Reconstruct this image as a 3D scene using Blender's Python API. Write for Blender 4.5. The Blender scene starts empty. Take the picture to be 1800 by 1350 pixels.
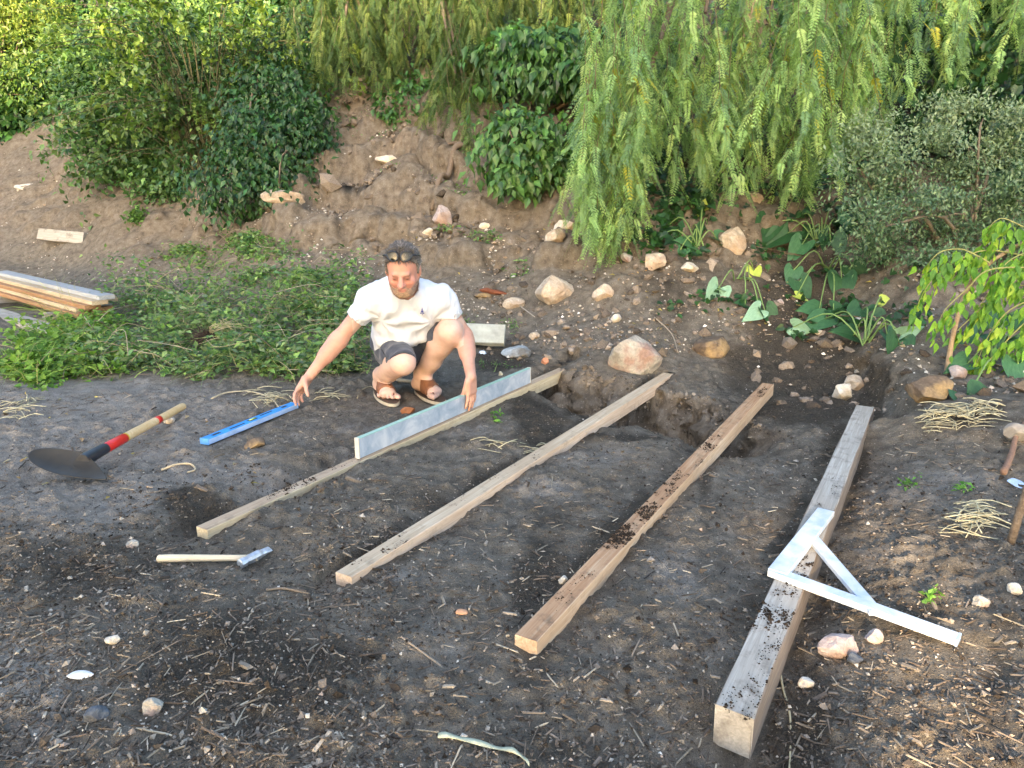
import bpy, math, random
import numpy as np
from mathutils import Vector, Matrix
from mathutils.bvhtree import BVHTree

# ---------------------------------------------------------------- camera, sky, sun, exposure
SC = bpy.context.scene
CAM_H, PITCH, FPX = 1.2, math.radians(15.1), 1352.0      # measured from the 1800 x 1350 photograph
cam = bpy.data.cameras.new("camera"); cam_ob = bpy.data.objects.new("camera", cam)
SC.collection.objects.link(cam_ob); SC.camera = cam_ob
cam.sensor_width = 36.0; cam.lens = 36.0 * FPX / 1800.0
cam.clip_start = 0.05; cam.clip_end = 600
cam_ob.location = (0, 0, CAM_H); cam_ob.rotation_euler = (math.pi / 2 - PITCH, 0, 0)

SUN_EL, SUN_AZ = math.radians(17), math.radians(192)     # azimuth clockwise from +Y: behind the camera, a little left
SUN_DIR = Vector((math.sin(SUN_AZ) * math.cos(SUN_EL), math.cos(SUN_AZ) * math.cos(SUN_EL), math.sin(SUN_EL)))
world = bpy.data.worlds.new("World"); SC.world = world; world.use_nodes = True
wn = world.node_tree.nodes; bg = wn["Background"]
sky = wn.new("ShaderNodeTexSky"); sky.sky_type = 'NISHITA'; sky.sun_disc = False
sky.sun_elevation = SUN_EL; sky.sun_rotation = SUN_AZ
sky.air_density = 0.9; sky.dust_density = 2.2; sky.ozone_density = 0.8
world.node_tree.links.new(sky.outputs[0], bg.inputs[0]); bg.inputs[1].default_value = 0.15
sun = bpy.data.lights.new("sun", 'SUN'); sun.energy = 2.4; sun.angle = math.radians(0.5); sun.color = (1.0, 0.76, 0.50)
sun_ob = bpy.data.objects.new("sun", sun); SC.collection.objects.link(sun_ob)
sun_ob.rotation_euler = (-SUN_DIR).to_track_quat('-Z', 'Y').to_euler()
vs = SC.view_settings; vs.view_transform = 'Standard'; vs.look = 'None'; vs.gamma = 1.0; vs.use_curve_mapping = False
vs.exposure = 2.65
SC.cycles.max_bounces = 6; SC.cycles.diffuse_bounces = 3; SC.cycles.glossy_bounces = 2; SC.cycles.transmission_bounces = 4
SC.cycles.transparent_max_bounces = 4; SC.cycles.caustics_reflective = False; SC.cycles.caustics_refractive = False

RNG = np.random.default_rng(7); random.seed(7)
COL = SC.collection

# ---------------------------------------------------------------- photogrammetry helpers
def ray(u, v):
    dx = (u - 900) / FPX; dy = -(v - 675) / FPX
    c, s = math.cos(PITCH), math.sin(PITCH)
    return np.array([dx, c + s * dy, -s + c * dy])
def onz(u, v, z=0.0):
    r = ray(u, v); return np.array([0, 0, CAM_H]) + r * ((z - CAM_H) / r[2])
def onY(u, v, Y):
    r = ray(u, v); return np.array([0, 0, CAM_H]) + r * (Y / r[1])

# ---------------------------------------------------------------- noise
def _h(ix, iy, iz, seed):
    n = (ix * 374761393 + iy * 668265263 + iz * 2147483647 + seed * 974634777) & 0xFFFFFFFF
    n = ((n ^ (n >> 13)) * 1274126177) & 0xFFFFFFFF
    n = ((n ^ (n >> 16)) * 2246822519) & 0xFFFFFFFF
    return ((n ^ (n >> 15)) & 0xFFFFFF) / float(0xFFFFFF)
def vnoise(x, y, z=None, seed=0):
    x = np.asarray(x, float); y = np.asarray(y, float)
    ix = np.floor(x).astype(np.int64); iy = np.floor(y).astype(np.int64)
    fx = x - ix; fy = y - iy
    fx = fx * fx * fx * (fx * (fx * 6 - 15) + 10); fy = fy * fy * fy * (fy * (fy * 6 - 15) + 10)
    if z is None:
        a = _h(ix, iy, 0, seed); b = _h(ix + 1, iy, 0, seed); c = _h(ix, iy + 1, 0, seed); d = _h(ix + 1, iy + 1, 0, seed)
        return (a + (b - a) * fx) * (1 - fy) + (c + (d - c) * fx) * fy
    z = np.asarray(z, float); iz = np.floor(z).astype(np.int64); fz = z - iz; fz = fz * fz * (3 - 2 * fz)
    def pl(k):
        a = _h(ix, iy, k, seed); b = _h(ix + 1, iy, k, seed); c = _h(ix, iy + 1, k, seed); d = _h(ix + 1, iy + 1, k, seed)
        return (a + (b - a) * fx) * (1 - fy) + (c + (d - c) * fx) * fy
    p0 = pl(iz); return p0 + (pl(iz + 1) - p0) * fz
def fbm(x, y, sc, octv=4, seed=0, z=None, gain=0.5):
    o = 0; a = 1.0; t = 0
    for i in range(octv):
        o = o + a * (vnoise(x * sc, y * sc, None if z is None else z * sc, seed + i * 17) - 0.5); t += a
        a *= gain; sc *= 2.03
    return o / t * 2          # about -1..1
def sstep(a, b, x):
    t = np.clip((x - a) / (b - a), 0, 1); return t * t * (3 - 2 * t)

# ---------------------------------------------------------------- mesh helpers
def mk_mesh(name, V, F, mat=None, col=None, smooth=False, uv=None):
    V = np.ascontiguousarray(V, np.float32); F = np.ascontiguousarray(F, np.int32)
    me = bpy.data.meshes.new(name); n, k = F.shape
    me.vertices.add(len(V)); me.vertices.foreach_set("co", V.ravel())
    me.loops.add(n * k); me.loops.foreach_set("vertex_index", F.ravel())
    me.polygons.add(n); me.polygons.foreach_set("loop_start", np.arange(0, n * k, k, dtype=np.int32))
    me.polygons.foreach_set("loop_total", np.full(n, k, np.int32))
    me.polygons.foreach_set("use_smooth", np.full(n, bool(smooth)))
    me.update(calc_edges=True)
    if col is not None:
        c = np.ones((len(V), 4), np.float32); c[:, :3] = col
        at = me.attributes.new("Col", 'FLOAT_COLOR', 'POINT'); at.data.foreach_set("color", c.ravel())
    if mat: me.materials.append(mat)
    return me
def attr(me, name, vals):
    at = me.attributes.new(name, 'FLOAT', 'POINT'); at.data.foreach_set("value", np.ascontiguousarray(vals, np.float32))
def ob(name, data, parent=None, loc=None):
    o = bpy.data.objects.new(name, data); COL.objects.link(o)
    if parent is not None: o.parent = parent
    if loc is not None: o.location = loc
    return o
def tag(o, label=None, cat=None, group=None, kind=None):
    if label: o["label"] = label
    if cat: o["category"] = cat
    if group: o["group"] = group
    if kind: o["kind"] = kind
    return o
def thing(name, label, cat, loc=(0, 0, 0), group=None):
    o = bpy.data.objects.new(name, None); COL.objects.link(o); o.location = loc; o.empty_display_size = 0.1
    return tag(o, label, cat, group)
class MB:
    """collects triangles / quads (as triangles) with colours"""
    def __init__(s): s.V = []; s.F = []; s.C = []; s.n = 0
    def add(s, V, F, c=(1, 1, 1)):
        V = np.asarray(V, float); F = np.asarray(F, int)
        if F.shape[1] == 4: F = np.concatenate([F[:, [0, 1, 2]], F[:, [0, 2, 3]]])
        s.V.append(V); s.F.append(F + s.n); s.n += len(V)
        cc = np.empty((len(V), 3)); cc[:] = c; s.C.append(cc)
    def mesh(s, name, mat, smooth=False):
        return mk_mesh(name, np.concatenate(s.V), np.concatenate(s.F), mat, np.concatenate(s.C), smooth)
def frame_of(d):
    d = np.asarray(d, float); d = d / np.linalg.norm(d)
    a = np.array([0, 0, 1.0]) if abs(d[2]) < 0.9 else np.array([1.0, 0, 0])
    s = np.cross(d, a); s /= np.linalg.norm(s); return d, s, np.cross(s, d)
def tube(pts, rad, seg=8, cap=True):
    pts = np.asarray(pts, float); n = len(pts); rad = np.broadcast_to(np.asarray(rad, float), (n,))
    T = np.gradient(pts, axis=0); T /= np.linalg.norm(T, axis=1)[:, None] + 1e-12
    _, s0, _ = frame_of(T[0]); V = []
    for i in range(n):
        s0 = s0 - T[i] * s0.dot(T[i]); s0 /= np.linalg.norm(s0); b = np.cross(T[i], s0)
        a = np.arange(seg) * 2 * math.pi / seg
        V.append(pts[i] + rad[i] * (np.cos(a)[:, None] * s0 + np.sin(a)[:, None] * b))
    V = np.concatenate(V); F = []
    for i in range(n - 1):
        for j in range(seg):
            k = (j + 1) % seg; F.append((i * seg + j, i * seg + k, (i + 1) * seg + k, (i + 1) * seg + j))
    if cap:
        c0 = len(V); V = np.concatenate([V, pts[[0]], pts[[-1]]])
        for j in range(seg):
            k = (j + 1) % seg; F.append((c0, k, j, c0)); F.append((c0 + 1, (n - 1) * seg + j, (n - 1) * seg + k, c0 + 1))
    Q = np.array(F); T3 = np.concatenate([Q[:, [0, 1, 2]], Q[:, [0, 2, 3]]])
    T3 = T3[(T3[:, 0] != T3[:, 2])]
    return V, T3
def spline(P, n):
    P = np.asarray(P, float); m = len(P); t = np.linspace(0, m - 1, n); out = np.zeros((n, P.shape[1]))
    Q = np.concatenate([2 * P[[0]] - P[[1]], P, 2 * P[[-1]] - P[[-2]]])
    for k in range(n):
        i = min(int(t[k]), m - 2); f = t[k] - i; a, b, c, d = Q[i], Q[i + 1], Q[i + 2], Q[i + 3]
        out[k] = 0.5 * (2 * b + (c - a) * f + (2 * a - 5 * b + 4 * c - d) * f * f + (3 * b - a - 3 * c + d) * f ** 3)
    return out
def bevel_box(lx, ly, lz, bev, nx=1, jitter=0.0, seed=0):
    """box along x from 0..lx, centred in y, top at z=0, bottom -lz; chamfered long edges, nx slices, slight wobble"""
    hy = ly / 2
    sec = np.array([(-hy + bev, 0), (hy - bev, 0), (hy, -bev), (hy, -lz + bev), (hy - bev, -lz), (-hy + bev, -lz), (-hy, -lz + bev), (-hy, -bev)])
    r = np.random.default_rng(seed); xs = np.linspace(0, lx, nx + 1); V = []
    for i, x in enumerate(xs):
        s = sec + (r.normal(0, jitter, sec.shape) if jitter else 0)
        V.append(np.column_stack([np.full(8, x), s]))
    V = np.concatenate(V); F = []
    for i in range(nx):
        for j in range(8):
            k = (j + 1) % 8; F.append((i * 8 + j, i * 8 + k, (i + 1) * 8 + k, (i + 1) * 8 + j))
    F = [tuple(q) for q in F]; T3 = []
    for q in F: T3 += [(q[0], q[2], q[1]), (q[0], q[3], q[2])]
    for j in range(1, 7): T3.append((0, j, j + 1)); e = nx * 8; T3.append((e, e + j + 1, e + j))
    return V, np.array(T3)

# ---------------------------------------------------------------- materials
def nt(name):
    m = bpy.data.materials.new(name); m.use_nodes = True; t = m.node_tree; b = t.nodes["Principled BSDF"]
    return m, t, b
def nd(t, typ, **kw):
    n = t.nodes.new(typ)
    for k, v in kw.items():
        if k in n.inputs: n.inputs[k].default_value = v
        else: setattr(n, k, v)
    return n
def ramp(t, fac, stops):
    r = t.nodes.new("ShaderNodeValToRGB"); e = r.color_ramp.elements
    while len(e) < len(stops): e.new(0.5)
    for i, (p, c) in enumerate(stops):
        e[i].position = p; e[i].color = (*c, 1) if len(c) == 3 else c
    t.links.new(fac, r.inputs[0]); return r
def mixc(t, fac, a, b, typ='MIX'):
    m = t.nodes.new("ShaderNodeMix"); m.data_type = 'RGBA'; m.blend_type = typ
    for s, x in ((m.inputs[0], fac), (m.inputs[6], a), (m.inputs[7], b)):
        if hasattr(x, "links") or isinstance(x, bpy.types.NodeSocket): t.links.new(x, s)
        else: s.default_value = x if not isinstance(x, tuple) else ((*x, 1) if len(x) == 3 else x)
    return m.outputs[2]
def math_n(t, op, a, b=0.0):
    m = t.nodes.new("ShaderNodeMath"); m.operation = op
    for i, x in enumerate((a, b)):
        if isinstance(x, bpy.types.NodeSocket): t.links.new(x, m.inputs[i])
        else: m.inputs[i].default_value = x
    return m.outputs[0]
def bump(t, b, h, strength=0.5, dist=0.01):
    n = nd(t, "ShaderNodeBump", Strength=strength, Distance=dist); t.links.new(h, n.inputs["Height"]); t.links.new(n.outputs[0], b.inputs["Normal"]); return n
def noise(t, scale, detail=4, rough=0.55, vec=None, dist=0.0):
    n = nd(t, "ShaderNodeTexNoise", Scale=scale, Detail=detail, Roughness=rough, Distortion=dist)
    if vec is not None: t.links.new(vec, n.inputs["Vector"])
    return n.outputs[0]
def objco(t, scale=None):
    tc = t.nodes.new("ShaderNodeTexCoord"); o = tc.outputs["Object"]
    if scale:
        mp = t.nodes.new("ShaderNodeMapping"); mp.inputs["Scale"].default_value = scale; t.links.new(o, mp.inputs[0]); return mp.outputs[0]
    return o
def mat_attr(name, rough=0.8, noise_sc=60, var=0.35, bump_s=0.3, spec=0.3, bd=0.004):
    """per-vertex pigment with a little procedural mottling"""
    m, t, b = nt(name); a = nd(t, "ShaderNodeAttribute", attribute_name="Col")
    n = noise(t, noise_sc, 5, 0.6, objco(t)); r = ramp(t, n, [(0.25, (1 - var,) * 3), (0.75, (1 + var * 0.6,) * 3)])
    t.links.new(mixc(t, 1.0, a.outputs[0], r.outputs[0], 'MULTIPLY'), b.inputs["Base Color"])
    b.inputs["Roughness"].default_value = rough; b.inputs["Specular IOR Level"].default_value = spec
    bump(t, b, n, bump_s, bd); return m
def mat_leaf(name, trans=0.35, rough=0.45, spec=0.4, gain=1.0):
    m, t, b = nt(name); a = nd(t, "ShaderNodeAttribute", attribute_name="Col")
    n = noise(t, 9, 3, 0.6, objco(t)); r = ramp(t, n, [(0.3, (0.75 * gain,) * 3), (0.7, (1.2 * gain,) * 3)])
    c = mixc(t, 1.0, a.outputs[0], r.outputs[0], 'MULTIPLY'); t.links.new(c, b.inputs["Base Color"])
    b.inputs["Roughness"].default_value = rough; b.inputs["Specular IOR Level"].default_value = spec
    tr = nd(t, "ShaderNodeBsdfTranslucent"); t.links.new(mixc(t, 1.0, c, (1.15, 1.30, 0.55), 'MULTIPLY'), tr.inputs[0])
    mx = nd(t, "ShaderNodeMixShader"); mx.inputs[0].default_value = trans
    t.links.new(b.outputs[0], mx.inputs[1]); t.links.new(tr.outputs[0], mx.inputs[2])
    t.links.new(mx.outputs[0], t.nodes["Material Output"].inputs[0]); return m
def mat_wood(name, c1, c2, c3, grain=(1.2, 26, 26), rough=0.75, knots=True, dirt=0.4, bmp=0.25):
    m, t, b = nt(name); v = objco(t, grain)
    n1 = noise(t, 3.0, 6, 0.6, v, 1.2); n2 = noise(t, 1.3, 3, 0.5, objco(t, (1.0, 3, 3)))
    r = ramp(t, n1, [(0.3, c1), (0.52, c2), (0.72, c3)])
    c = mixc(t, ramp(t, n2, [(0.4, (0, 0, 0)), (0.65, (1, 1, 1))]).outputs[0], r.outputs[0], mixc(t, 0.55, r.outputs[0], c1))
    n3 = noise(t, 14, 5, 0.7, objco(t)); d = ramp(t, n3, [(0.60 - dirt * 0.15, (0, 0, 0)), (0.75 - dirt * 0.1, (1, 1, 1))])
    c = mixc(t, math_n(t, 'MULTIPLY', d.outputs[0], dirt), c, (0.07, 0.055, 0.04))
    t.links.new(c, b.inputs["Base Color"]); b.inputs["Roughness"].default_value = rough; b.inputs["Specular IOR Level"].default_value = 0.25
    bump(t, b, n1, bmp, 0.004); return m
def mat_plain(name, c, rough=0.5, metal=0.0, var=0.2, sc=20, spec=0.5, bmp=0.1):
    m, t, b = nt(name); n = noise(t, sc, 5, 0.6, objco(t))
    r = ramp(t, n, [(0.3, tuple(x * (1 - var) for x in c)), (0.7, tuple(min(1, x * (1 + var * 0.6)) for x in c))])
    t.links.new(r.outputs[0], b.inputs["Base Color"]); b.inputs["Roughness"].default_value = rough; b.inputs["Metallic"].default_value = metal
    b.inputs["Specular IOR Level"].default_value = spec; bump(t, b, n, bmp, 0.003); return m

# ================================================================ terrain
# profiles of height over distance, one for each bearing (tangent of the bearing from the camera)
PROF = [  # (photo column, [(Y, z), ...])
    (-900, [(-60, -.3), (0, -.05), (8.6, 0), (9.6, .1), (10.8, .9), (12.2, 1.7), (14.5, 2.3), (20, 5.5), (60, 12)]),
    (0,    [(-60, -.3), (0, -.05), (8.3, 0), (9.2, .1), (10.4, .7), (12, 1.55), (14, 2.2), (20, 5.5), (60, 12)]),
    (300,  [(-60, -.3), (0, -.05), (7.2, 0), (8.0, .1), (9.0, .65), (10.2, 1.22), (12, 2.3), (20, 6), (60, 12)]),
    (600,  [(-60, -.3), (0, -.05), (5.6, 0), (6.5, .12), (7.5, .75), (8.5, 1.45), (9.3, 2.1), (11, 3.0), (20, 7), (60, 12)]),
    (850,  [(-60, -.3), (0, -.05), (5.0, -.02), (5.8, .1), (6.5, .45), (7.5, 1.1), (8.3, 1.75), (10, 3), (20, 7), (60, 12)]),
    (1100, [(-60, -.3), (0, -.05), (4.4, -.03), (5.0, .08), (5.6, .28), (6.5, .78), (7.5, 1.5), (9, 2.7), (20, 7), (60, 12)]),
    (1400, [(-60, -.3), (0, -.05), (4.6, -.08), (5.0, -.02), (5.3, .12), (6, .48), (7, 1.05), (8, 1.75), (10, 3), (20, 7), (60, 12)]),
    (1650, [(-60, -.3), (0, -.05), (3.5, -.03), (3.9, .06), (4.3, .12), (5, .38), (6, .85), (8, 2), (10, 3.1), (20, 7), (60, 12)]),
    (1900, [(-60, -.3), (0, -.05), (3.0, -.03), (3.6, .08), (4.2, .2), (5, .5), (6, 1.0), (8, 2.1), (10, 3.2), (20, 7), (60, 12)]),
    (2800, [(-60, -.3), (0, -.05), (2.6, -.03), (3.4, .1), (4.2, .35), (5, .7), (6, 1.2), (8, 2.2), (10, 3.3), (20, 7), (60, 12)]),
]
PT = np.array([(u - 900) / FPX / math.cos(PITCH) for u, _ in PROF])
def profile(x, y):
    yy = np.maximum(y, 1.0); t = np.clip(x / yy, PT[0], PT[-1])
    Z = np.stack([np.interp(y, [p[0] for p in pr], [p[1] for p in pr]) for _, pr in PROF])
    i = np.clip(np.searchsorted(PT, t, side='right') - 1, 0, len(PT) - 2); f = (t - PT[i]) / (PT[i + 1] - PT[i]); f = f * f * (3 - 2 * f)
    return np.take_along_axis(Z, i[None], 0)[0] * (1 - f) + np.take_along_axis(Z, i[None] + 1, 0)[0] * f

TIMBERS = [  # near end, far end (ground plan), width
    ((-1.122, 2.507), (0.444, 5.085), .060), ((-0.555, 2.181), (0.955, 4.724), .066),
    ((0.008, 1.839), (1.507, 4.474), .068), ((0.475, 1.548), (1.871, 4.008), .092)]
def seg_dist(x, y, a, b):
    a = np.array(a); b = np.array(b); d = b - a; L = np.linalg.norm(d); d = d / L
    s = (x - a[0]) * d[0] + (y - a[1]) * d[1]; q = (x - a[0]) * d[1] - (y - a[1]) * d[0]     # q > 0: to the right
    return s, q, L
def box_mask(x, y, c, ang, hx, hy, soft):
    ca, sa = math.cos(ang), math.sin(ang); dx = x - c[0]; dy = y - c[1]
    p = dx * ca + dy * sa; q = -dx * sa + dy * ca
    w = 0.06 * fbm(x, y, 4.0, 3, 91)
    return sstep(hx + soft, hx - soft * 0.2, np.abs(p) + w) * sstep(hy + soft, hy - soft * 0.2, np.abs(q) + w)

def PITY(x, y): return 4.44 - .62 * (np.clip(x, .2, 1.3) - .47) + .15 * fbm(x, y, 4.2, 4, 21)
def height_base(x, y):
    x = np.asarray(x, float); y = np.asarray(y, float)
    z = profile(x, y)
    flat = sstep(7.5, 4.5, y + 0.35 * np.abs(x))                # the worked terrace
    z = z + 0.022 * fbm(x, y, 0.9, 3, 3) * flat + 0.16 * (1 - flat) * fbm(x, y, 0.8, 4, 5)
    # low heaps in the foreground left and far right
    for (cx, cy, r, h) in [(-0.95, 1.75, .55, .035), (-.25, 1.72, .28, .03), (-1.75, 2.5, .5, .02), (1.45, 2.15, .4, .02), (1.35, 1.5, .35, .03),
                           (0.2, 1.45, .4, -.02), (-.2, 2.9, .5, .012), (.55, 2.6, .5, .01), (2.35, 3.55, .32, .09), (2.75, 3.5, .3, .07)]:
        z = z + h * np.exp(-((x - cx) ** 2 + (y - cy) ** 2) / (r * r))
    # pit dug under the first three timbers: steep back wall, ramp towards the camera
    ly = y - PITY(x, y); wl = sstep(.02, .30, x + .08 * fbm(x, y, 4, 2, 23)) * sstep(1.42, 1.16, x + .08 * fbm(x, y, 4, 2, 24))
    ramp_ = np.where(ly < 0, np.clip(1 + ly / 0.80, 0, 1) ** 1.4, sstep(.24, .02, ly + .06 * fbm(x, y, 11, 2, 29)))
    z = z - (0.27 + .07 * fbm(x, y, 3, 2, 22)) * wl * ramp_
    # dark cut at the head of the fourth timber
    cut = box_mask(x, y, (1.72, 4.35), math.radians(-10), .42, .48, .12)
    z = z * (1 - cut) + np.minimum(z, -0.10 + 0.25 * np.maximum(y - 4.6, 0)) * cut
    # beds of the four timbers: soil a little lower along them, hollow at the right of the fourth
    for i, (a, b, w) in enumerate(TIMBERS):
        s, q, L = seg_dist(x, y, a, b); on = sstep(-.25, .05, s) * sstep(L + .1, L - .1, s)
        amp = [.022, .022, .026, .0][i]
        side = np.exp(-((np.abs(q) - w / 2 - .02) / .06) ** 2)
        z = z - amp * on * side * (0.6 + 0.9 * fbm(x, y, 3.1, 2, 31 + i))
        if i == 3:
            z = z - .075 * on * sstep(.0, .10, q) * np.exp(-np.maximum(q - .1, 0) / .22) * sstep(L * .95, L * .7, s)
            z = z - .05 * np.exp(-((s + .05) / .16) ** 2 - ((q - .02) / .16) ** 2)
        if i == 0:   # scraped trench left of the first timber
            z = z - .05 * on * np.exp(-((q + .09) / .09) ** 2) * sstep(1.5, .6, s)
        # never above the timber top
        near = np.exp(-np.maximum(np.abs(q) - w / 2, 0) / .03) * on
        z = np.where(near > .5, np.minimum(z, -.018 - .03 * (0.5 + .5 * fbm(x, y, 2.3, 2, 44 + i))), z)
    for (a, b, rr, cap) in FLOORS:                                # soil pressed flat under tools and feet
        s, q, L = seg_dist(x, y, a, b); d = np.hypot(np.maximum(np.abs(s - L / 2) - L / 2, 0), q)
        m = sstep(rr + .06, rr, d); z = z * (1 - m) + np.minimum(z, cap) * m
    bm_ = sstep(.25, .8, z) * sstep(9.8, 8.8, y + .2 * np.abs(x + 1)); f_ = z * 2.6 + 1.1 * fbm(x, y, .9, 3, 81); tt_ = f_ - np.floor(f_)      # eroded ledges
    z = z + bm_ * (.30 * (sstep(.35, .62, tt_) - tt_) * sstep(-.25, .3, fbm(x, y, .7, 2, 82) + .15))
    return z
FLOORS = [((-1.47, 3.43), (-1.19, 4.05), .05, -.032),             # blue level
          ((-1.17, 2.29), (-.85, 2.28), .03, -.032),             # hammer
          ((-1.80, 3.05), (-1.80, 4.05), .05, -.035),            # hoe
          ((-.80, 4.42), (-.66, 4.10), .06, -.032), ((-.53, 4.42), (-.36, 4.08), .06, -.032),   # sandals
          ((.85, 2.05), (1.2, 1.76), .06, -.030)]                 # set square foot
def height(x, y):
    x = np.asarray(x, float); y = np.asarray(y, float)
    z = height_base(x, y)
    bank = sstep(.05, .5, z); smooth = sstep(.1, .6, fbm(x, y, 1.7, 2, 60) + .15)        # trampled patches are smoother
    rough = (1 - .72 * smooth * (1 - bank))
    guard = np.ones_like(z)
    for (a, b, rr, cap) in FLOORS:
        s, q, L = seg_dist(x, y, a, b); d = np.hypot(np.maximum(np.abs(s - L / 2) - L / 2, 0), q); guard *= .25 + .75 * sstep(rr, rr + .06, d)
    for (a, b, w) in TIMBERS:
        s, q, L = seg_dist(x, y, a, b); guard *= .35 + .65 * sstep(w / 2, w / 2 + .08, np.hypot(np.maximum(np.abs(s - L / 2) - L / 2, 0), q))
    n1 = fbm(x, y, 7, 3, 11); n2 = fbm(x, y, 24, 3, 12, gain=.6)
    cl = np.clip(vnoise(x * 30, y * 30, seed=77) - .62, 0, 1) * 2.6      # clods
    cl2 = np.clip(vnoise(x * 58, y * 58, seed=78) - .6, 0, 1) * 2.5
    d = .017 * n1 + .016 * fbm(x, y, 2.6, 2, 16) + rough * (.011 * n2 + .018 * cl + .010 * cl2)
    d = d * (1 - bank) + bank * (.05 * fbm(x, y, 2.2, 3, 14) + .02 * np.abs(fbm(x, y, 5, 2, 15)))
    return z + d * guard

def axis_steps(segs):
    out = []
    for a, b, st in segs: out.append(np.arange(a, b, st))
    return np.concatenate(out + [[segs[-1][1]]])
gx = axis_steps([(-60, -20, 5), (-20, -9, .6), (-9, -4.5, .09), (-4.5, -2.6, .03), (-2.6, -1.4, .014), (-1.4, 1.6, .0112), (1.6, 2.9, .014), (2.9, 4.5, .03), (4.5, 9, .09), (9, 20, .6), (20, 60, 5)])
gy = axis_steps([(-60, -10, 5), (-10, 0, .5), (0, 1.1, .06), (1.1, 2.4, .0085), (2.4, 4.6, .0125), (4.6, 7.5, .020), (7.5, 11, .036), (11, 16, .1), (16, 30, .7), (30, 60, 5)])
GX, GY = np.meshgrid(gx, gy); GZ = height(GX, GY)
# crumbly overhang on steep faces: push the surface sideways along the slope
dzdy, dzdx = np.gradient(GZ, gy, gx); st = np.clip(np.hypot(dzdx, dzdy) - .5, 0, 2) / 2
h3 = fbm(GX, GY, 9, 3, 71, z=GZ); h4 = fbm(GX, GY, 26, 2, 72, z=GZ)
cfade = sstep(9.5, 7, GY) * sstep(3.55, 3.9, GY)
gm = np.hypot(dzdx, dzdy) + 1e-6
bnk_ = sstep(.15, .6, GZ); offs = st * (.10 * h3 + .05 * h4) * cfade * (1 - bnk_) + bnk_ * sstep(14, 10, GY) * (.08 * fbm(GX, GY, 3, 2, 73, z=GZ) + .06 * fbm(GX, GY, 7, 1, 75, z=GZ) + .05 * np.abs(fbm(GX, GY, 10, 1, 74, z=GZ)))
kn_ = gm / np.sqrt(1 + gm * gm); PX = GX - offs * dzdx / gm * kn_; PY = GY - offs * dzdy / gm * kn_; GZ = GZ + offs / np.sqrt(1 + gm * gm) * bnk_
ny_, nx_ = GX.shape
idx = np.arange(ny_ * nx_).reshape(ny_, nx_)
gF = np.stack([idx[:-1, :-1], idx[:-1, 1:], idx[1:, 1:], idx[1:, :-1]], -1).reshape(-1, 4)
gV = np.stack([PX, PY, GZ], -1).reshape(-1, 3)

# where the soil is dark and moist, or pale and dry (its own colour)
def blobs(lst, x, y):
    o = np.zeros_like(x)
    for (u, v, ru, rv, a) in lst:
        c = onz(u, v, -.03); e = onz(u + ru, v, -.03); f = onz(u, v - rv, -.03)
        rx = abs(e[0] - c[0]); ry = max(abs(f[1] - c[1]), .05); k = c[0] / c[1]
        xx = x - c[0] - k * (y - c[1])
        o = np.maximum(o, a * np.exp(-(xx / rx) ** 2 - ((y - c[1]) / ry) ** 2))
    return o
DARK = [(330, 890, 110, 40, .95), (500, 850, 60, 30, .7), (940, 735, 60, 45, 1.0), (1100, 768, 150, 16, .9), (1010, 700, 40, 30, .6), (1400, 635, 130, 60, 1.0), (1420, 700, 90, 40, .85), (1530, 700, 30, 40, 1.0),
        (870, 640, 90, 25, .7), (150, 1000, 250, 90, .6), (450, 1180, 300, 130, .65), (950, 1000, 60, 140, .75), (1130, 880, 40, 60, .8), (760, 880, 130, 30, .55), (560, 1010, 60, 40, .4),
        (1420, 1250, 60, 110, .8), (1600, 1090, 80, 40, .6), (1740, 1240, 70, 140, .75), (1500, 830, 30, 80, .8), (1580, 920, 60, 25, .6), (1700, 760, 120, 25, .5), (1000, 1300, 300, 60, .5), (330, 760, 60, 30, .4),
        (1240, 860, 20, 90, .6), (700, 970, 70, 30, .4), (1190, 600, 70, 25, .5)]
DRY = [(150, 720, 300, 70, 1.0), (90, 850, 220, 70, 1.0), (30, 760, 200, 60, 1.0), (620, 800, 60, 20, .5), (720, 1020, 60, 30, .4), (1180, 1010, 70, 80, .5), (1560, 960, 100, 40, .35), (400, 840, 130, 35, .8), (280, 800, 150, 50, .7), (960, 860, 60, 16, .8), (1650, 850, 200, 40, .55), (1050, 800, 120, 25, .5), (760, 1160, 80, 90, .35),
       (40, 1230, 110, 90, .85), (660, 760, 80, 30, .4), (1270, 1130, 80, 90, .3), (860, 760, 90, 18, .4), (1350, 830, 100, 30, .4), (1720, 700, 110, 40, .35)]
dk = blobs(DARK, GX, GY); dr = blobs(DRY, GX, GY)
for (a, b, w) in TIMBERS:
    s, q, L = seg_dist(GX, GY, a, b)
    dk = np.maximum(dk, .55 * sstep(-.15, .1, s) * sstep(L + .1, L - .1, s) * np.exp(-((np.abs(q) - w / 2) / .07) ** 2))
hum = np.maximum(sstep(1.0, 1.6, GZ) * sstep(.3, .9, GX), sstep(2.1, 2.7, GZ)); dk = np.maximum(dk, .95 * hum); bk = sstep(.12, .7, GZ) * (1 - .5 * hum); bk = np.maximum(bk, .8 * sstep(.35, .9, gm) * sstep(.34, .2, np.abs(GY - PITY(GX, GY) - .08)) * (np.abs(GX - .72) < .75))

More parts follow.
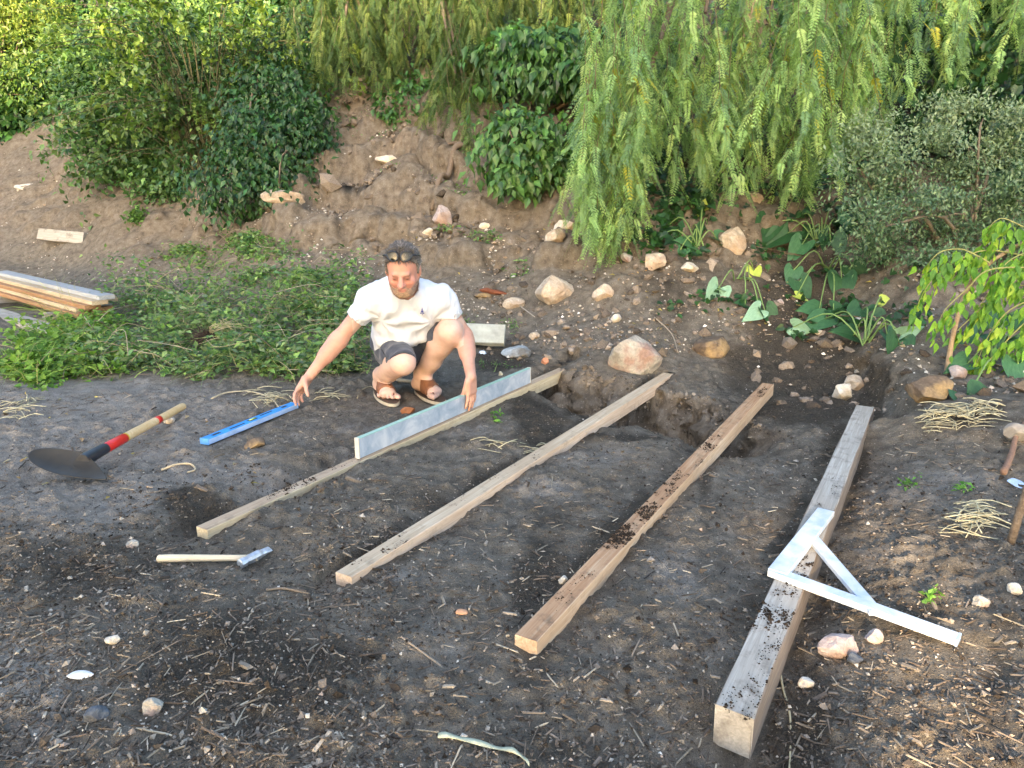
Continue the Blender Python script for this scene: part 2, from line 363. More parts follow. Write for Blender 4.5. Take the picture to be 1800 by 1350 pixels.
m, t, b = nt("soil"); soil = m
ad = nd(t, "ShaderNodeAttribute", attribute_name="dark").outputs["Fac"]; adr = nd(t, "ShaderNodeAttribute", attribute_name="dry").outputs["Fac"]; abk = nd(t, "ShaderNodeAttribute", attribute_name="bank").outputs["Fac"]
oc = objco(t)
n1 = noise(t, 2.2, 5, .6, oc); n2 = noise(t, 16, 6, .65, oc); n3 = noise(t, 90, 5, .7, oc); n4 = noise(t, 320, 3, .7, oc)
base = ramp(t, n2, [(.28, (.096, .081, .062)), (.5, (.168, .144, .111)), (.74, (.255, .224, .178))])
darkc = ramp(t, n3, [(.30, (.031, .0255, .0185)), (.55, (.066, .055, .041)), (.8, (.128, .108, .082))])
dryc = ramp(t, n2, [(.25, (.155, .134, .108)), (.5, (.265, .234, .194)), (.8, (.38, .345, .295))])
bankc = ramp(t, n2, [(.25, (.090, .070, .050)), (.48, (.190, .153, .112)), (.8, (.31, .265, .205))])
fd = math_n(t, 'ADD', math_n(t, 'SUBTRACT', ad, math_n(t, 'MULTIPLY', adr, .8)), math_n(t, 'MULTIPLY', math_n(t, 'SUBTRACT', n1, .53), 1.5)); fd = ramp(t, fd, [(.22, (0, 0, 0)), (.55, (1, 1, 1))]).outputs[0]
fr = math_n(t, 'ADD', adr, math_n(t, 'MULTIPLY', math_n(t, 'SUBTRACT', noise(t, 3.7, 4, .6, oc), .5), .9)); fr = ramp(t, fr, [(.22, (0, 0, 0)), (.62, (1, 1, 1))]).outputs[0]
c = mixc(t, fr, base.outputs[0], dryc.outputs[0]); c = mixc(t, abk, c, bankc.outputs[0]); c = mixc(t, math_n(t, 'MULTIPLY', fd, .88), c, darkc.outputs[0])
fine = ramp(t, n4, [(.3, (.6, .6, .6)), (.7, (1.35, 1.35, 1.35))]); c = mixc(t, 1.0, c, fine.outputs[0], 'MULTIPLY')
vo = nd(t, "ShaderNodeTexVoronoi", Scale=70.0); t.links.new(oc, vo.inputs["Vector"])
sp = math_n(t, 'MULTIPLY', math_n(t, 'LESS_THAN', vo.outputs["Distance"], .16), math_n(t, 'GREATER_THAN', nd(t, "ShaderNodeSeparateColor").outputs[0], .0))
sepc = nd(t, "ShaderNodeSeparateColor"); t.links.new(vo.outputs["Color"], sepc.inputs[0])
sp = math_n(t, 'MULTIPLY', math_n(t, 'LESS_THAN', vo.outputs["Distance"], .2), math_n(t, 'GREATER_THAN', sepc.outputs[0], .8))
c = mixc(t, math_n(t, 'MULTIPLY', sp, .8), c, (.42, .36, .29))
t.links.new(c, b.inputs["Base Color"]); b.inputs["Roughness"].default_value = .95; b.inputs["Specular IOR Level"].default_value = .12
hh = math_n(t, 'ADD', math_n(t, 'MULTIPLY', n3, 1.0), math_n(t, 'MULTIPLY', n4, .35)); bump(t, b, hh, 1.0, .018)
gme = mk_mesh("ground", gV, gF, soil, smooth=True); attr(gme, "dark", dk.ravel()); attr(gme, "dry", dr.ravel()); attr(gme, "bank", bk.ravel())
ground = ob("ground", gme); ground["kind"] = "structure"; ground["label"] = "dark loose garden soil of the terrace rising into a bare brown bank"

def ground_hit(u, v):
    """where the sight lines of photo pixels meet the terrain"""
    u = np.atleast_1d(np.asarray(u, float)); v = np.atleast_1d(np.asarray(v, float))
    dx = (u - 900) / FPX; dy = -(v - 675) / FPX; c_, s_ = math.cos(PITCH), math.sin(PITCH)
    ry = c_ + s_ * dy; kx = dx / ry; kz = (-s_ + c_ * dy) / ry
    S = np.concatenate([np.arange(1.2, 6, .03), np.arange(6, 26, .08)]); res = np.full(len(u), 25.0); done = np.zeros(len(u), bool)
    G = profile(kx[:, None] * S[None], np.broadcast_to(S[None], (len(u), len(S)))); below = (CAM_H + kz[:, None] * S[None]) < G
    i = np.where(below.any(1), below.argmax(1), len(S) - 1); i = np.clip(i, 1, None); r_ = np.arange(len(u)); dif = CAM_H + kz[:, None] * S[None] - G; a_, b_ = dif[r_, i - 1], dif[r_, i]; f_ = np.clip(a_ / np.where(np.abs(a_ - b_) < 1e-9, 1, a_ - b_), 0, 1); y = S[i - 1] + (S[i] - S[i - 1]) * f_; x = kx * y
    return np.column_stack([x, y, height(x, y)])

# ================================================================ timbers
M_pine = mat_wood("treated_pine", (.30, .205, .125), (.44, .33, .22), (.56, .455, .33), dirt=.45)
M_pine2 = mat_wood("greenish_pine", (.36, .265, .165), (.50, .39, .265), (.60, .51, .375), dirt=.40)
M_pine3 = mat_wood("orange_pine", (.30, .155, .075), (.44, .265, .145), (.55, .40, .25), dirt=.6)
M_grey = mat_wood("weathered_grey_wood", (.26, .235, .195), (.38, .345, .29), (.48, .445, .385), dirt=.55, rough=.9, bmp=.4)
TL = ["pine timber carrying the tall pale straightedge, lying in front of the crouching man",
      "pale greenish pine timber bedded in soil between the straightedge timber and the orange timber",
      "orange tinted pine timber with dark soil smears beside the grey timber",
      "thick weathered grey timber under the white set square, its cut end exposed"]
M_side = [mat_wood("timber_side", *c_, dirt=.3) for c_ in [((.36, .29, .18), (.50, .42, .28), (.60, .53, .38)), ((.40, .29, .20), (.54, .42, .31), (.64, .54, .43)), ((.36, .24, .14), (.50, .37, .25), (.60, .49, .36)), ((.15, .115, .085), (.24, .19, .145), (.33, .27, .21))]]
LOCT = []
for i, (a, bb, w) in enumerate(TIMBERS):
    a = np.array(a); bb = np.array(bb); L = float(np.linalg.norm(bb - a)); dz = [.072, .068, .068, .115][i]
    V, F = bevel_box(L, w, dz, .0018 if i < 3 else .003, nx=24, jitter=.0003 if i < 3 else .0008, seed=i)
    if i == 3: V[:8, 0] += np.array([0, .015, .016, .02, .02, .01, 0, 0]) * .5
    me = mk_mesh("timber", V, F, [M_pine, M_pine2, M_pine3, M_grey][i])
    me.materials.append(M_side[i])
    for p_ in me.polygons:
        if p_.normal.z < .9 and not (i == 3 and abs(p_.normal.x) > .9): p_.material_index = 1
    o = ob("timber", me); ang = math.atan2(bb[1] - a[1], bb[0] - a[0]); o.location = (a[0], a[1], 0); o.rotation_euler = (0, 0, ang)
    # the given line is the upper-left edge in the photograph: shift half a width to the right
    nrm = np.array([math.sin(ang), -math.cos(ang)]); o.location.x += nrm[0] * w / 2; o.location.y += nrm[1] * w / 2
    tag(o, TL[i], "timber"); LOCT.append((np.array(o.location), ang, L, w))

# soil crumbs lying on the timbers
crumb = MB()
CR = [(1, .0, .35, 60, 1), (1, .35, 1.3, 90, .6), (2, .2, .45, 60, .8), (2, .62, .78, 420, 1.3), (2, .85, 1.0, 200, 1.2), (2, 1.05, 1.35, 160, 1), (2, 1.35, 2.1, 120, .8), (0, .3, .55, 200, 1), (0, .6, .8, 60, .8), (3, .0, .55, 300, .8), (3, .55, .9, 260, 1.1), (3, 1.2, 1.7, 60, .7), (3, 0.42, .5, 160, 1.2), (2, 2.6, 2.9, 120, 1), (2, 1.7, 1.78, 120, 1)]
octv = np.array([(1, 0, 0), (-1, 0, 0), (0, 1, 0), (0, -1, 0), (0, 0, 1), (0, 0, -.4)], float); octf = np.array([(0, 2, 4), (2, 1, 4), (1, 3, 4), (3, 0, 4), (2, 0, 5), (1, 2, 5), (3, 1, 5), (0, 3, 5)])
for (k, s0, s1, n, sc) in CR:
    lo, ang, L, w = LOCT[k]; nc = max(4, n // 14); cs = RNG.uniform(s0, s1, nc); cq = RNG.uniform(-.45, .45, nc) * w; cw = RNG.uniform(.006, .03, nc)
    for _ in range(int(n * 1.6)):
        j_ = RNG.integers(0, nc); s = cs[j_] + RNG.normal() * cw[j_]; q = np.clip(cq[j_] + RNG.normal() * cw[j_] * .6, -w * .47, w * .47); r = min(.006, math.exp(RNG.normal(-6.4, .55))) * sc
        p = np.array([lo[0] + math.cos(ang) * s - math.sin(ang) * q, lo[1] + math.sin(ang) * s + math.cos(ang) * q, r * .3])
        g = RNG.uniform(.55, 1.5); crumb.add(octv * RNG.uniform(.6, 1.4, (6, 3)) * r + p, octf, np.array([.035, .026, .019]) * g)
M_crumb = mat_attr("soil_crumb", .95, 200, .4, .5, .1)
tag(ob("soil_crumbs", crumb.mesh("soil_crumbs", M_crumb)), "dark soil crumbs sprinkled over the timber tops", None, None, "stuff")

# ================================================================ tall straightedge on the first timber
lo, ang, L, w = LOCT[0]
M_alu = None
m, t, b = nt("dusty_sky_tinted_aluminium"); M_alu = m; oc = objco(t)
n = noise(t, 9, 6, .65, oc, .6); c = ramp(t, n, [(.32, (.27, .35, .44)), (.5, (.40, .47, .55)), (.66, (.58, .62, .66))])  # blue of the mottling is sky reflection put into the dusty metal's colour
t.links.new(c.outputs[0], b.inputs["Base Color"]); b.inputs["Roughness"].default_value = .5; b.inputs["Metallic"].default_value = .35; bump(t, b, n, .1, .002)
M_green = mat_plain("green_edge", (.30, .48, .40), .45, 0, .2); M_cream = mat_plain("cream_end_cap", (.52, .50, .44), .6)
s0 = (-0.703 + 1.122) / math.cos(ang) ; BL = 1.50; BH = .094
be = thing("straightedge", "tall pale blue aluminium straightedge with green top edge standing on the pine timber", "straightedge")
be.location = (lo[0] + math.cos(ang) * s0, lo[1] + math.sin(ang) * s0, .003); be.rotation_euler = (0, 0, ang)
V, F = bevel_box(BL, .020, BH - .004, .0015, nx=6); V[:, 2] += BH - .004; ob("profile", mk_mesh("profile", V, F, M_alu), be)
V, F = bevel_box(BL, .022, .004, .0008, nx=2); V[:, 2] += BH; ob("top_strip", mk_mesh("top_strip", V, F, M_green), be)
V, F = bevel_box(.006, .0235, BH + .002, .001); V[:, 2] += BH + .0015; V[:, 0] -= .004; ob("end_cap", mk_mesh("end_cap", V, F, M_cream), be)
c2 = ob("end_cap", bpy.data.meshes["end_cap"], be); c2.location = (BL + .002, 0, 0)

# ================================================================ blue spirit level on the soil
M_blue = mat_plain("blue_paint", (.035, .27, .66), .38, 0, .25, 12); M_bside = mat_plain("scuffed_blue_side", (.38, .52, .74), .45, .1, .25, 14); M_dark = mat_plain("black_plastic", (.012, .013, .015), .4)
M_vial = mat_plain("vial_green", (.45, .6, .15), .15)
A = np.array([-1.455, 3.445]); B = np.array([-1.195, 4.04]); ang = math.atan2(*(B - A)[::-1]); LL = float(np.linalg.norm(B - A))
lv = thing("spirit_level", "blue box spirit level lying flat on the soil by the man's outstretched hand", "spirit level", (A[0], A[1], .003)); lv.rotation_euler = (0, 0, ang)
V, F = bevel_box(LL, .052, .028, .002, nx=2)
body = mk_mesh("body", V, F, M_blue); body.materials.append(M_bside)
for p in body.polygons:
    if abs(p.normal.y) > .8: p.material_index = 1
ob("body", body, lv)
for (x0, x1, y0, y1) in [(.05, .10, -.008, .008), (LL - .10, LL - .06, -.008, .008), (LL * .24, LL * .40, -.012, -.003), (LL * .60, LL * .74, .003, .012)]:
    V, F = bevel_box(x1 - x0, y1 - y0, .004, .0005); V[:, 0] += x0; V[:, 1] += (y0 + y1) / 2; V[:, 2] += .0012; ob("slot", mk_mesh("slot", V, F, M_dark), lv)
V, F = bevel_box(.06, .024, .004, .001); V[:, 0] += LL * .5 - .03; V[:, 2] += .0015; vw = ob("vial_window", mk_mesh("vial_window", V, F, M_dark), lv)
V, F = tube([(LL * .5 - .022, 0, .001), (LL * .5 + .022, 0, .001)], .005, 8); ob("vial", mk_mesh("vial", V, F, M_vial, smooth=True), vw)
V, F = bevel_box(.005, .053, .029, .001); V[:, 0] -= .0035; V[:, 2] += .0006; ob("end_cap", mk_mesh("level_cap", V, F, mat_plain("light_blue_cap", (.16, .42, .78), .4)), lv)
c2 = ob("end_cap", bpy.data.meshes["level_cap"], lv); c2.location = (LL + .002, 0, 0)

# ================================================================ hoe
M_hoew = mat_wood("varnished_ash", (.58, .38, .17), (.68, .48, .25), (.76, .58, .34), grain=(1.0, 14, 14), rough=.4, dirt=.05, bmp=.05)
M_red = mat_plain("red_lacquer", (.62, .018, .012), .3, 0, .15); M_black = mat_plain("black_lacquer", (.018, .022, .03), .35, 0, .3); M_steel = mat_plain("dark_blade_steel", (.036, .030, .020), .48, .25, .4, 8, .4, .15); M_yel = mat_plain("yellow_label", (.75, .45, .03), .4)
H0 = np.array([-1.765, 3.965, .008]); H1 = onz(152, 806, .055)      # butt end, socket end
hoe = thing("hoe", "heavy hoe with wooden handle, red collar and broad black blade lying on the soil", "hoe", tuple(H0))
ax = (H1 - H0); HL = np.linalg.norm(ax); ax = ax / HL
def along(ts, rs, seg=16): return tube([ax * HL * t_ for t_ in ts], rs, seg)
def hp(name, ts, rs, mat):
    V, F = along(ts, rs); me = mk_mesh(name, V, F, mat, smooth=True); me.set_sharp_from_angle(angle=.7) if hasattr(me, "set_sharp_from_angle") else None
    return ob(name, me, hoe)
hp("handle", [0, .012, .03, .25, .55, .80], [.012, .0185, .0205, .019, .0205, .0215], M_hoew)
hp("red_collar", [.665, .67, .84, .845], [.0205, .0222, .0232, .021], M_red)
hp("socket", [.842, .846, .92, 1.0, 1.03], [.02, .0245, .0265, .028, .026], M_black)
hp("yellow_band", [.655, .658, .668, .67], [.02, .0217, .0217, .02], M_yel)
V, F = along([.30, .302, .345, .347], [.018, .0196, .0196, .018]); V = V + 0; lab = mk_mesh("label", V, F, M_red, smooth=True); ob("label", lab, hoe)
# blade: broad pointed plate, slightly cupped, its front edge on the soil
def blade():
    out = []
    N = 40
    for k in range(N):
        a = 2 * math.pi * k / N; x = .200 * math.cos(a); y = .066 * math.sin(a)
        if x > 0: y *= (1 - .62 * (x / 0.200) ** 1.3); y -= .03 * (x / 0.200) ** 2
        out.append((x, y))
    return np.array(out)
bl = blade(); rings = [1.0, .97, .7, .4, .12]; V = []; th = .0035
for top in (1, 0):
    for r in rings:
        q = bl * r; rr = np.hypot(q[:, 0] / 0.200, q[:, 1] / .066); z = .018 * rr ** 2 + .012 * np.exp(-(q[:, 0] / .02) ** 2) * np.clip(q[:, 1] / .1 + .2, 0, 1)
        V.append(np.column_stack([q, z + (th if top else 0)]))
V = np.concatenate(V); N = 40; R = len(rings); F = []
for sd in range(2):
    o_ = sd * R * N
    for r in range(R - 1):
        for j in range(N):
            k = (j + 1) % N; q = [o_ + r * N + j, o_ + r * N + k, o_ + (r + 1) * N + k, o_ + (r + 1) * N + j]
            F.append(q if sd == 0 else q[::-1])
    cc = o_ + (R - 1) * N
    for j in range(1, N - 1, 1): F.append([cc, cc + j, cc + j + 1, cc + j + 1] if sd == 0 else [cc, cc + j + 1, cc + j, cc + j])
for j in range(N): k = (j + 1) % N; F.append([j, R * N + j, R * N + k, k])
F = np.array(F); F = np.concatenate([F[:, [0, 1, 2]], F[:, [0, 2, 3]]]); F = F[(F[:, 0] != F[:, 2]) & (F[:, 1] != F[:, 2])]
bm_ = mk_mesh("blade", V, F, M_steel, smooth=True); bo = ob("blade", bm_, hoe)
bc = onz(126, 821, .035); bo.location = tuple(bc - H0); bo.rotation_euler = (math.radians(22), math.radians(9), math.radians(-14))

# ================================================================ hammer
hm = thing("hammer", "short hammer with pale wooden handle and steel head lying on the soil", "hammer", (-1.165, 2.29, -.012))
M_hw = mat_wood("pale_hickory", (.52, .42, .28), (.64, .54, .38), (.72, .63, .47), grain=(2, 40, 40), rough=.6, dirt=.15, bmp=.1); M_hs = mat_plain("worn_steel", (.55, .56, .58), .42, .75, .35, 40)
pts = [(0, 0, 0), (.004, 0, 0), (.04, 0, .001), (.15, .002, .001), (.27, 0, .002), (.33, 0, .003)]
V, F = tube(pts, [.008, .0125, .0135, .0115, .0105, .0105], 12); V[:, 2] *= 1.0; ob("handle", mk_mesh("hammer_handle", V, F, M_hw, smooth=True), hm)
hd = ob("head", None, hm) if False else None
HP = np.array([(-.058, 0, 0), (-.056, 0, 0), (-.036, 0, 0), (-.034, 0, 0), (-.018, 0, 0), (.018, 0, 0), (.03, 0, 0), (.068, 0, 0)])
V = []; secs = [(.010, .010), (.0145, .0145), (.0145, .0145), (.011, .011), (.014, .016), (.014, .016), (.012, .011), (.012, .002)]
for pnt, (hy, hz) in zip(HP, secs):
    for (sy, sz) in [(1, .5), (.5, 1), (-.5, 1), (-1, .5), (-1, -.5), (-.5, -1), (.5, -1), (1, -.5)]: V.append((pnt[0], sy * hy, sz * hz))
V = np.array(V); F = []
for i in range(7):
    for j in range(8): k = (j + 1) % 8; F.append((i * 8 + j, (i + 1) * 8 + j, (i + 1) * 8 + k, i * 8 + k))
F += [(0, 1, 2, 3), (0, 3, 4, 7), (4, 5, 6, 7), (56, 59, 58, 57), (56, 63, 60, 59), (60, 63, 62, 61)]
ho = ob("head", mk_mesh("hammer_head", V, np.array(F), M_hs), hm); ho.location = (.318, .0, .006); ho.rotation_euler = (.35, 0, math.radians(58))

# ================================================================ carpenter's set square of three flat bars
M_sq = None
m, t, b = nt("sky_tinted_white_metal"); M_sq = m; oc = objco(t); n = noise(t, 11, 6, .65, oc, .5)
c = ramp(t, n, [(.38, (.34, .43, .54)), (.50, (.44, .51, .58)), (.58, (.52, .55, .57))])  # blue patches paint the sky's reflection onto the white metal
t.links.new(c.outputs[0], b.inputs["Base Color"]); b.inputs["Roughness"].default_value = .5; b.inputs["Metallic"].default_value = .1
sq = thing("set_square", "large white metal set square with diagonal brace lying across the grey timber", "set square", (0, 0, 0))
C0 = onz(1350, 1003, .022); E1 = onz(1680, 1124, .005); E2 = onz(1437, 893, .022); b1 = onz(1427, 928, .022); b2 = onz(1553, 1072, .012)
def bar(name, p, q, w, side, zt=.0, th=.020, ext=0.0):
    p = np.array(p, float); q = np.array(q, float); d = q - p; L = np.linalg.norm(d); V, F = bevel_box(L + ext, w, th, .0015, nx=2)
    V[:, 1] += side * w / 2; o = ob(name, mk_mesh(name, V, F, M_sq), sq); o.location = (p[0], p[1], p[2] + zt)
    yaw = math.atan2(d[1], d[0]); pit = -math.asin(d[2] / L); o.rotation_euler = (0, pit, yaw); return o
bar("long_arm", C0, E1, .042, 1); bar("short_arm", C0 + np.array([0.004, .012, 0]), E2, .060, -1, .0022); bar("brace", b1, b2, .040, -1, -.002, .016)
V, F = bevel_box(.006, .044, .0215, .001); V[:, 1] += .021; V[:, 2] += .0006
d = E1 - C0; cp = ob("end_cap", mk_mesh("square_cap", V, F, mat_plain("grey_blue_cap", (.33, .45, .60), .5)), sq); cp.location = tuple(E1 + np.array([0, 0, 0])); cp.rotation_euler = (0, -math.asin(d[2] / np.linalg.norm(d)), math.atan2(d[1], d[0]))

# ================================================================ boards lying about
M_plank = mat_wood("stacked_plank", (.30, .22, .13), (.44, .35, .23), (.56, .49, .37), dirt=.15); M_plankb = mat_wood("bluish_plank", (.24, .255, .26), (.34, .35, .35), (.44, .435, .41), dirt=.15); M_plankd = mat_wood("brown_plank", (.20, .10, .045), (.31, .175, .085), (.42, .27, .14), dirt=.2)
pl = [(0, 0, 0, M_plankd, 0), (0, .14, .0, M_plankd, 0), (.1, .03, .036, M_plank, 0), (0, .16, .036, M_plankd, 0), (-.05, .05, .072, M_plankd, .1), (.05, .18, .072, M_plankb, -.1), (-.1, .09, .108, M_plank, .02), (.0, .21, .108, M_plank, -.06), (-.1, .15, .144, M_plankb, 0)]
PA = onz(152, 568, .03); PB = onz(-60, 505, .03); dirp = PB - PA; ang = math.atan2(dirp[1], dirp[0])
lvl = ["bottom board of the plank stack, at its front", "bottom board of the plank stack, at its back", "second layer board of the plank stack, front", "second layer board of the plank stack, back", "third layer board of the plank stack, front", "third layer bluish board of the plank stack, back", "fourth layer bluish board of the plank stack, front", "fourth layer board of the plank stack, back", "topmost bluish board of the plank stack"]
for i, (sx, sy, sz, mt, tw) in enumerate(pl):
    V, F = bevel_box(2.6, .125, .034, .002, nx=4, jitter=.0012, seed=40 + i); o = ob("plank", mk_mesh("plank", V, F, mt)); a2 = ang + tw * .12
    o.location = (PA[0] + math.cos(ang) * sx + math.sin(ang) * sy * -1, PA[1] + math.sin(ang) * sx + math.cos(ang) * -sy * -1, .075 + sz + .034); o.rotation_euler = (0, 0, a2)
    o.location.x = PA[0] + math.cos(ang) * sx + math.sin(ang) * sy; o.location.y = PA[1] + math.sin(ang) * sx - math.cos(ang) * sy
    tag(o, lvl[i] + " beside the weeds", "plank", "planks stacked beside the weed heap")
V, F = bevel_box(2.4, .16, .045, .003, nx=4, jitter=.001, seed=3); o = ob("plank", mk_mesh("plank", V, F, M_grey)); q = onz(136, 600, .0); o.location = (q[0], q[1], .045); o.rotation_euler = (0, 0, ang + .02); tag(o, "single pale grey board lying on the soil in front of the plank stack", "plank")
for k in (.5, 1.9):
    V, F = bevel_box(.5, .07, .07, .003); o = ob("bearer", mk_mesh("bearer", V, F, M_grey)); o.location = (PA[0] + math.cos(ang) * k + math.sin(ang) * -.15, PA[1] + math.sin(ang) * k - math.cos(ang) * -.15, .0745); o.rotation_euler = (0, 0, ang - math.pi / 2)
    tag(o, ["short grey wooden bearer under the plank stack's end among the weeds", "short grey wooden bearer under the middle of the plank stack"][k > 1], "bearer", "bearers under the plank stack")
# board half buried in the left bank
q = onY(75, 432, 9.3); V, F = bevel_box(.62, .05, .13, .004, nx=3, jitter=.003, seed=9); o = ob("buried_board", mk_mesh("buried_board", V, F, M_grey)); o.location = (q[0], q[1], float(height(q[0] + .3, q[1])) + .14); o.rotation_euler = (math.radians(-20), math.radians(4), math.radians(-12)); tag(o, "short grey board end sticking out of the left bank above the planks", "board")
# concrete kerb behind the man
q = onY(770, 562, 5.35); M_conc = mat_plain("grey_board_concrete", (.36, .36, .30), .9, 0, .3, 14, .2, .4)
V, F = bevel_box(.58, .05, .15, .004, nx=6, jitter=.002, seed=12); o = ob("concrete_slab", mk_mesh("concrete_slab", V, F, M_conc)); o.location = (q[0] - .1, q[1] + .09, .185); o.rotation_euler = (math.radians(-38), math.radians(1), math.radians(-6)); tag(o, "greenish grey concrete slab leaning on the bank behind the man's shoulder", "slab")

# ================================================================ rocks
def rock_mesh(name, seed, facets=14, rough=.12):
    r = np.random.default_rng(seed); import bmesh
    bm = bmesh.new(); bmesh.ops.create_icosphere(bm, subdivisions=4, radius=1.0); V = np.array([v.co[:] for v in bm.verts]); F = np.array([[v.index for v in f.verts] for f in bm.faces]); bm.free()
    N = r.normal(size=(facets, 3)); N /= np.linalg.norm(N, axis=1)[:, None]; D = r.uniform(.55, .92, facets)
    for n_, d_ in zip(N, D):
        e = V @ n_ - d_; V = V - np.outer(np.clip(e, 0, None) * .93, n_)
    nn = V / (np.linalg.norm(V, axis=1)[:, None] + 1e-9)
    V = V + nn * (rough * fbm(V[:, 0] + seed, V[:, 1], 1.6, 4, seed, z=V[:, 2]) + .35 * rough * fbm(V[:, 0], V[:, 1] + seed, 6, 3, seed + 1, z=V[:, 2]))[:, None]
    V = V / np.abs(V).max(0)
    return V, F
def mat_rock(name, a, b_, c_, d_):
    m, t, b = nt(name); oc = objco(t); n = noise(t, 9, 7, .65, oc, .8); n2 = noise(t, 60, 5, .7, oc); n3 = noise(t, 4, 4, .6, oc)
    r = ramp(t, n, [(.3, a), (.48, b_), (.68, c_)]); c = mixc(t, ramp(t, n3, [(.5, (0, 0, 0)), (.62, (1, 1, 1))]).outputs[0], r.outputs[0], d_)
    c = mixc(t, .5, c, mixc(t, 1.0, c, ramp(t, n2, [(.3, (.5, .5, .5)), (.7, (1.5, 1.5, 1.5))]).outputs[0], 'MULTIPLY'))
    t.links.new(c, b.inputs["Base Color"]); b.inputs["Roughness"].default_value = .9; b.inputs["Specular IOR Level"].default_value = .2
    bump(t, b, math_n(t, 'ADD', n, math_n(t, 'MULTIPLY', n2, .4)), .7, .015); return m
MR = {"tan": mat_rock("tan_limestone", (.27, .205, .14), (.42, .345, .255), (.55, .485, .395), (.37, .27, .18)), "grey": mat_rock("grey_limestone", (.20, .18, .145), (.33, .30, .245), (.46, .43, .36), (.26, .17, .13)),
      "flat": mat_rock("lichen_slate", (.20, .21, .20), (.32, .34, .33), (.44, .46, .45), (.17, .15, .12)), "soil": mat_rock("soil_covered_rock", (.075, .055, .04), (.13, .095, .065), (.22, .165, .11), (.28, .19, .09)),
      "pink": mat_rock("pinkish_stone", (.25, .19, .165), (.36, .295, .265), (.48, .42, .385), (.31, .21, .155)), "dark": mat_rock("dark_pebble", (.05, .055, .065), (.09, .10, .11), (.16, .165, .17), (.07, .07, .075)), "white": mat_rock("pale_stone", (.40, .34, .26), (.55, .49, .40), (.70, .65, .56), (.45, .35, .22))}
